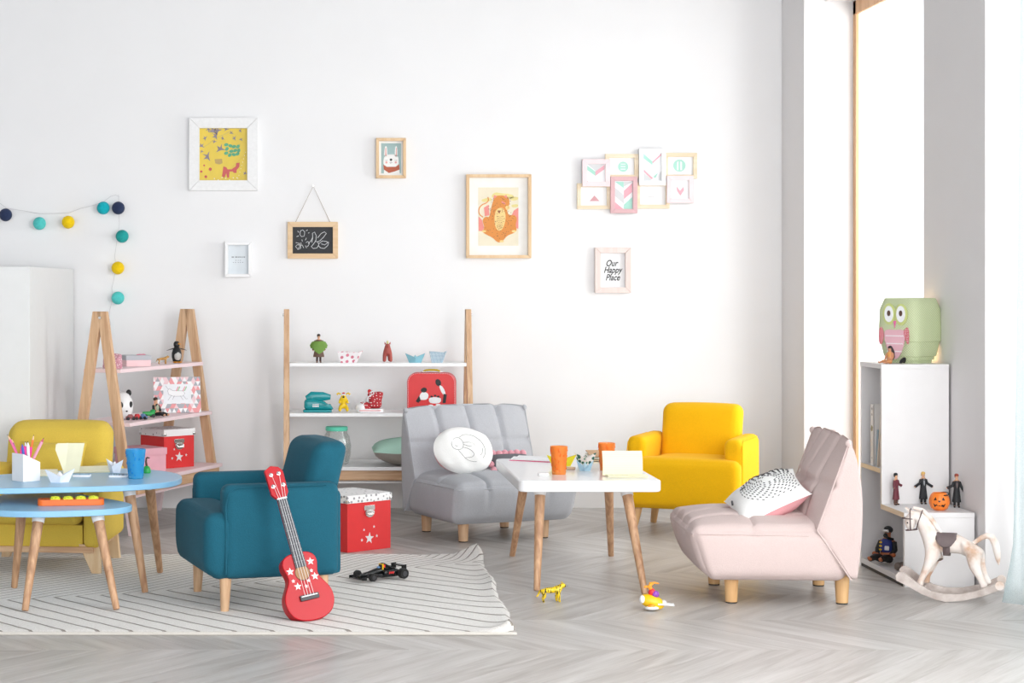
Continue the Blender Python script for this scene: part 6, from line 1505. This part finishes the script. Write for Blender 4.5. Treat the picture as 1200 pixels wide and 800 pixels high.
E = [(0, 1), (1, 2), (2, 3), (3, 4), (4, 5), (5, 6), (0, 7), (7, 8), (1, 9), (9, 10), (10, 11), (11, 12), (1, 13), (13, 14), (14, 15), (15, 16), (8, 17), (17, 18), (18, 19), (19, 20), (8, 21), (21, 22), (22, 23), (23, 24)]
Rr = [.039, .043, .036, .030, .026, .027, .015, .039, .045, .030, .018, .011, .016, .030, .018, .011, .016, .033, .023, .013, .017, .033, .023, .013, .017]
skin('body', J, E, Rr, m_ww, root, 2)
for s in (-1, 1):
    a, b = HH(1069, 601), HH(1061, 594.5)
    mb = MB(); mb.tube([(a[0], s * .012, a[1]), (b[0], s * .016, b[1])], [.007, .0015], 8); mb.build('ear', m_ww, root)
tp_ = [HH(*q) for q in ((1141, 636), (1150, 630), (1156, 627.5), (1162, 629), (1166.5, 637), (1168.5, 647), (1169.5, 655), (1170.5, 662))]
mb = MB(); mb.tube([(q[0], 0, q[1]) for q in tp_], [.008, .009, .011, .013, .014, .013, .009, .002], 12); mb.build('tail', m_ww, root)
mb = MB()
mn = [HH(*q) for q in ((1070, 594.5), (1081, 597.5), (1090, 606), (1097, 616), (1103, 624))]
mb.tube([(q[0], 0, q[1]) for q in mn], [.006, .008, .009, .009, .005], 10); mb.build('mane', m_ww, root)
m_sd = plain('brown leather paint', '#6d5f5f', .6, noise=.12, nscale=30)
c0 = HH(1110, 637.5)
def saddle(name, xs, half_angles, r):
    mb = MB(); n = 20; vs = []; fs = []
    for i, (x, ha) in enumerate(zip(xs, half_angles)):
        for k in range(n + 1):
            a = -ha + 2 * ha * k / n; vs.append((c0[0] + x, r * .97 * math.sin(a), c0[1] + r * math.cos(a)))
    for i in range(len(xs) - 1):
        for k in range(n): q = i * (n + 1) + k; fs.append((q, q + 1, q + n + 2, q + n + 1))
    mb.add(vs, fs); o = mb.build(name, m_sd, root); md = o.modifiers.new('th', 'SOLIDIFY'); md.thickness = .002; md.offset = 1; return o
saddle('saddle', np.linspace(-.040, .035, 9), [R(60), R(82), R(95), R(102), R(104), R(100), R(92), R(76), R(55)], .0425)
saddle('girth', [-.014, .012], [R(172)] * 2, .0415)
m_br2 = plain('bridle brown', '#5e4c4c', .6)
def loop(px1, py1, px2, py2, name, rad, off=0):
    a, b = HH(px1, py1), HH(px2, py2); m = ((a[0] + b[0]) / 2, (a[1] + b[1]) / 2); v = Vector((b[0] - a[0], b[1] - a[1])); L = v.length / 2; v.normalize(); mb = MB()
    mb.tube([(m[0] + v.x * L * math.cos(q), rad * math.sin(q), m[1] + v.y * L * math.cos(q)) for q in [2 * PI * k / 20 for k in range(21)]], .0021, 6); mb.build(name, m_br2, root)
loop(1057.5, 606.5, 1074.5, 607.5, 'brow_strap', .0245); loop(1061.5, 621, 1075, 620, 'nose_strap', .0150); loop(1081.5, 597, 1074, 619, 'neck_strap', .026)
a, b = HH(1067, 596), HH(1067.5, 621)
mb = MB()
for s in (-1, 1): mb.tube([(a[0], s * .018, a[1]), ((a[0] + b[0]) / 2, s * .0255, (a[1] + b[1]) / 2), (b[0], s * .016, b[1])], .0021, 6)
mb.build('cheek_strap', m_br2, root)
for s in (-1, 1): q = HH(1064, 611.5); mb = MB(); mb.ell((q[0], s * .0245, q[1]), (.003, .002, .003), 8); mb.build('eye', m_dark, root)
# rockers
top = [(1049, 675), (1052, 671.5), (1057, 671), (1064, 675), (1075, 684), (1090, 693), (1107, 697), (1125, 697), (1145, 693), (1160, 687.5), (1168, 684)]
bot = [(1176, 692), (1166, 694.5), (1150, 700), (1130, 704.5), (1108, 706.5), (1095, 703), (1080, 697), (1066, 689), (1056, 684), (1050, 681)]
ow = -.088; out = [HH(x, y, ow) for x, y in top] + [HH(x, y, ow) for x, y in bot]; zmin = min(p[1] for p in out); out = [(a, b - zmin) for a, b in out]
kb = HH(1171.5, 687.5, ow)
for s in (-1, 1):
    mb = MB(); mb.prism(out, s * .082 - .008, s * .082 + .008); rk = mb.build('rocker', m_gw, root, bevel=.002)
    mb = MB(); mb.tube([(kb[0], s * .082 - .009, kb[1] - zmin), (kb[0], s * .082 + .009, kb[1] - zmin)], .0165, 20); mb.build('scroll_end', m_ww, rk, bevel=.002)
for px, py in ((1080, 689), (1156, 690)):
    q = HH(px, py, 0); mb = MB(); mb.span((q[0] - .012, -.082, q[1] - zmin - .006), (q[0] + .012, .082, q[1] - zmin + .004)); mb.build('cross_bar', m_gw, root, bevel=.001)
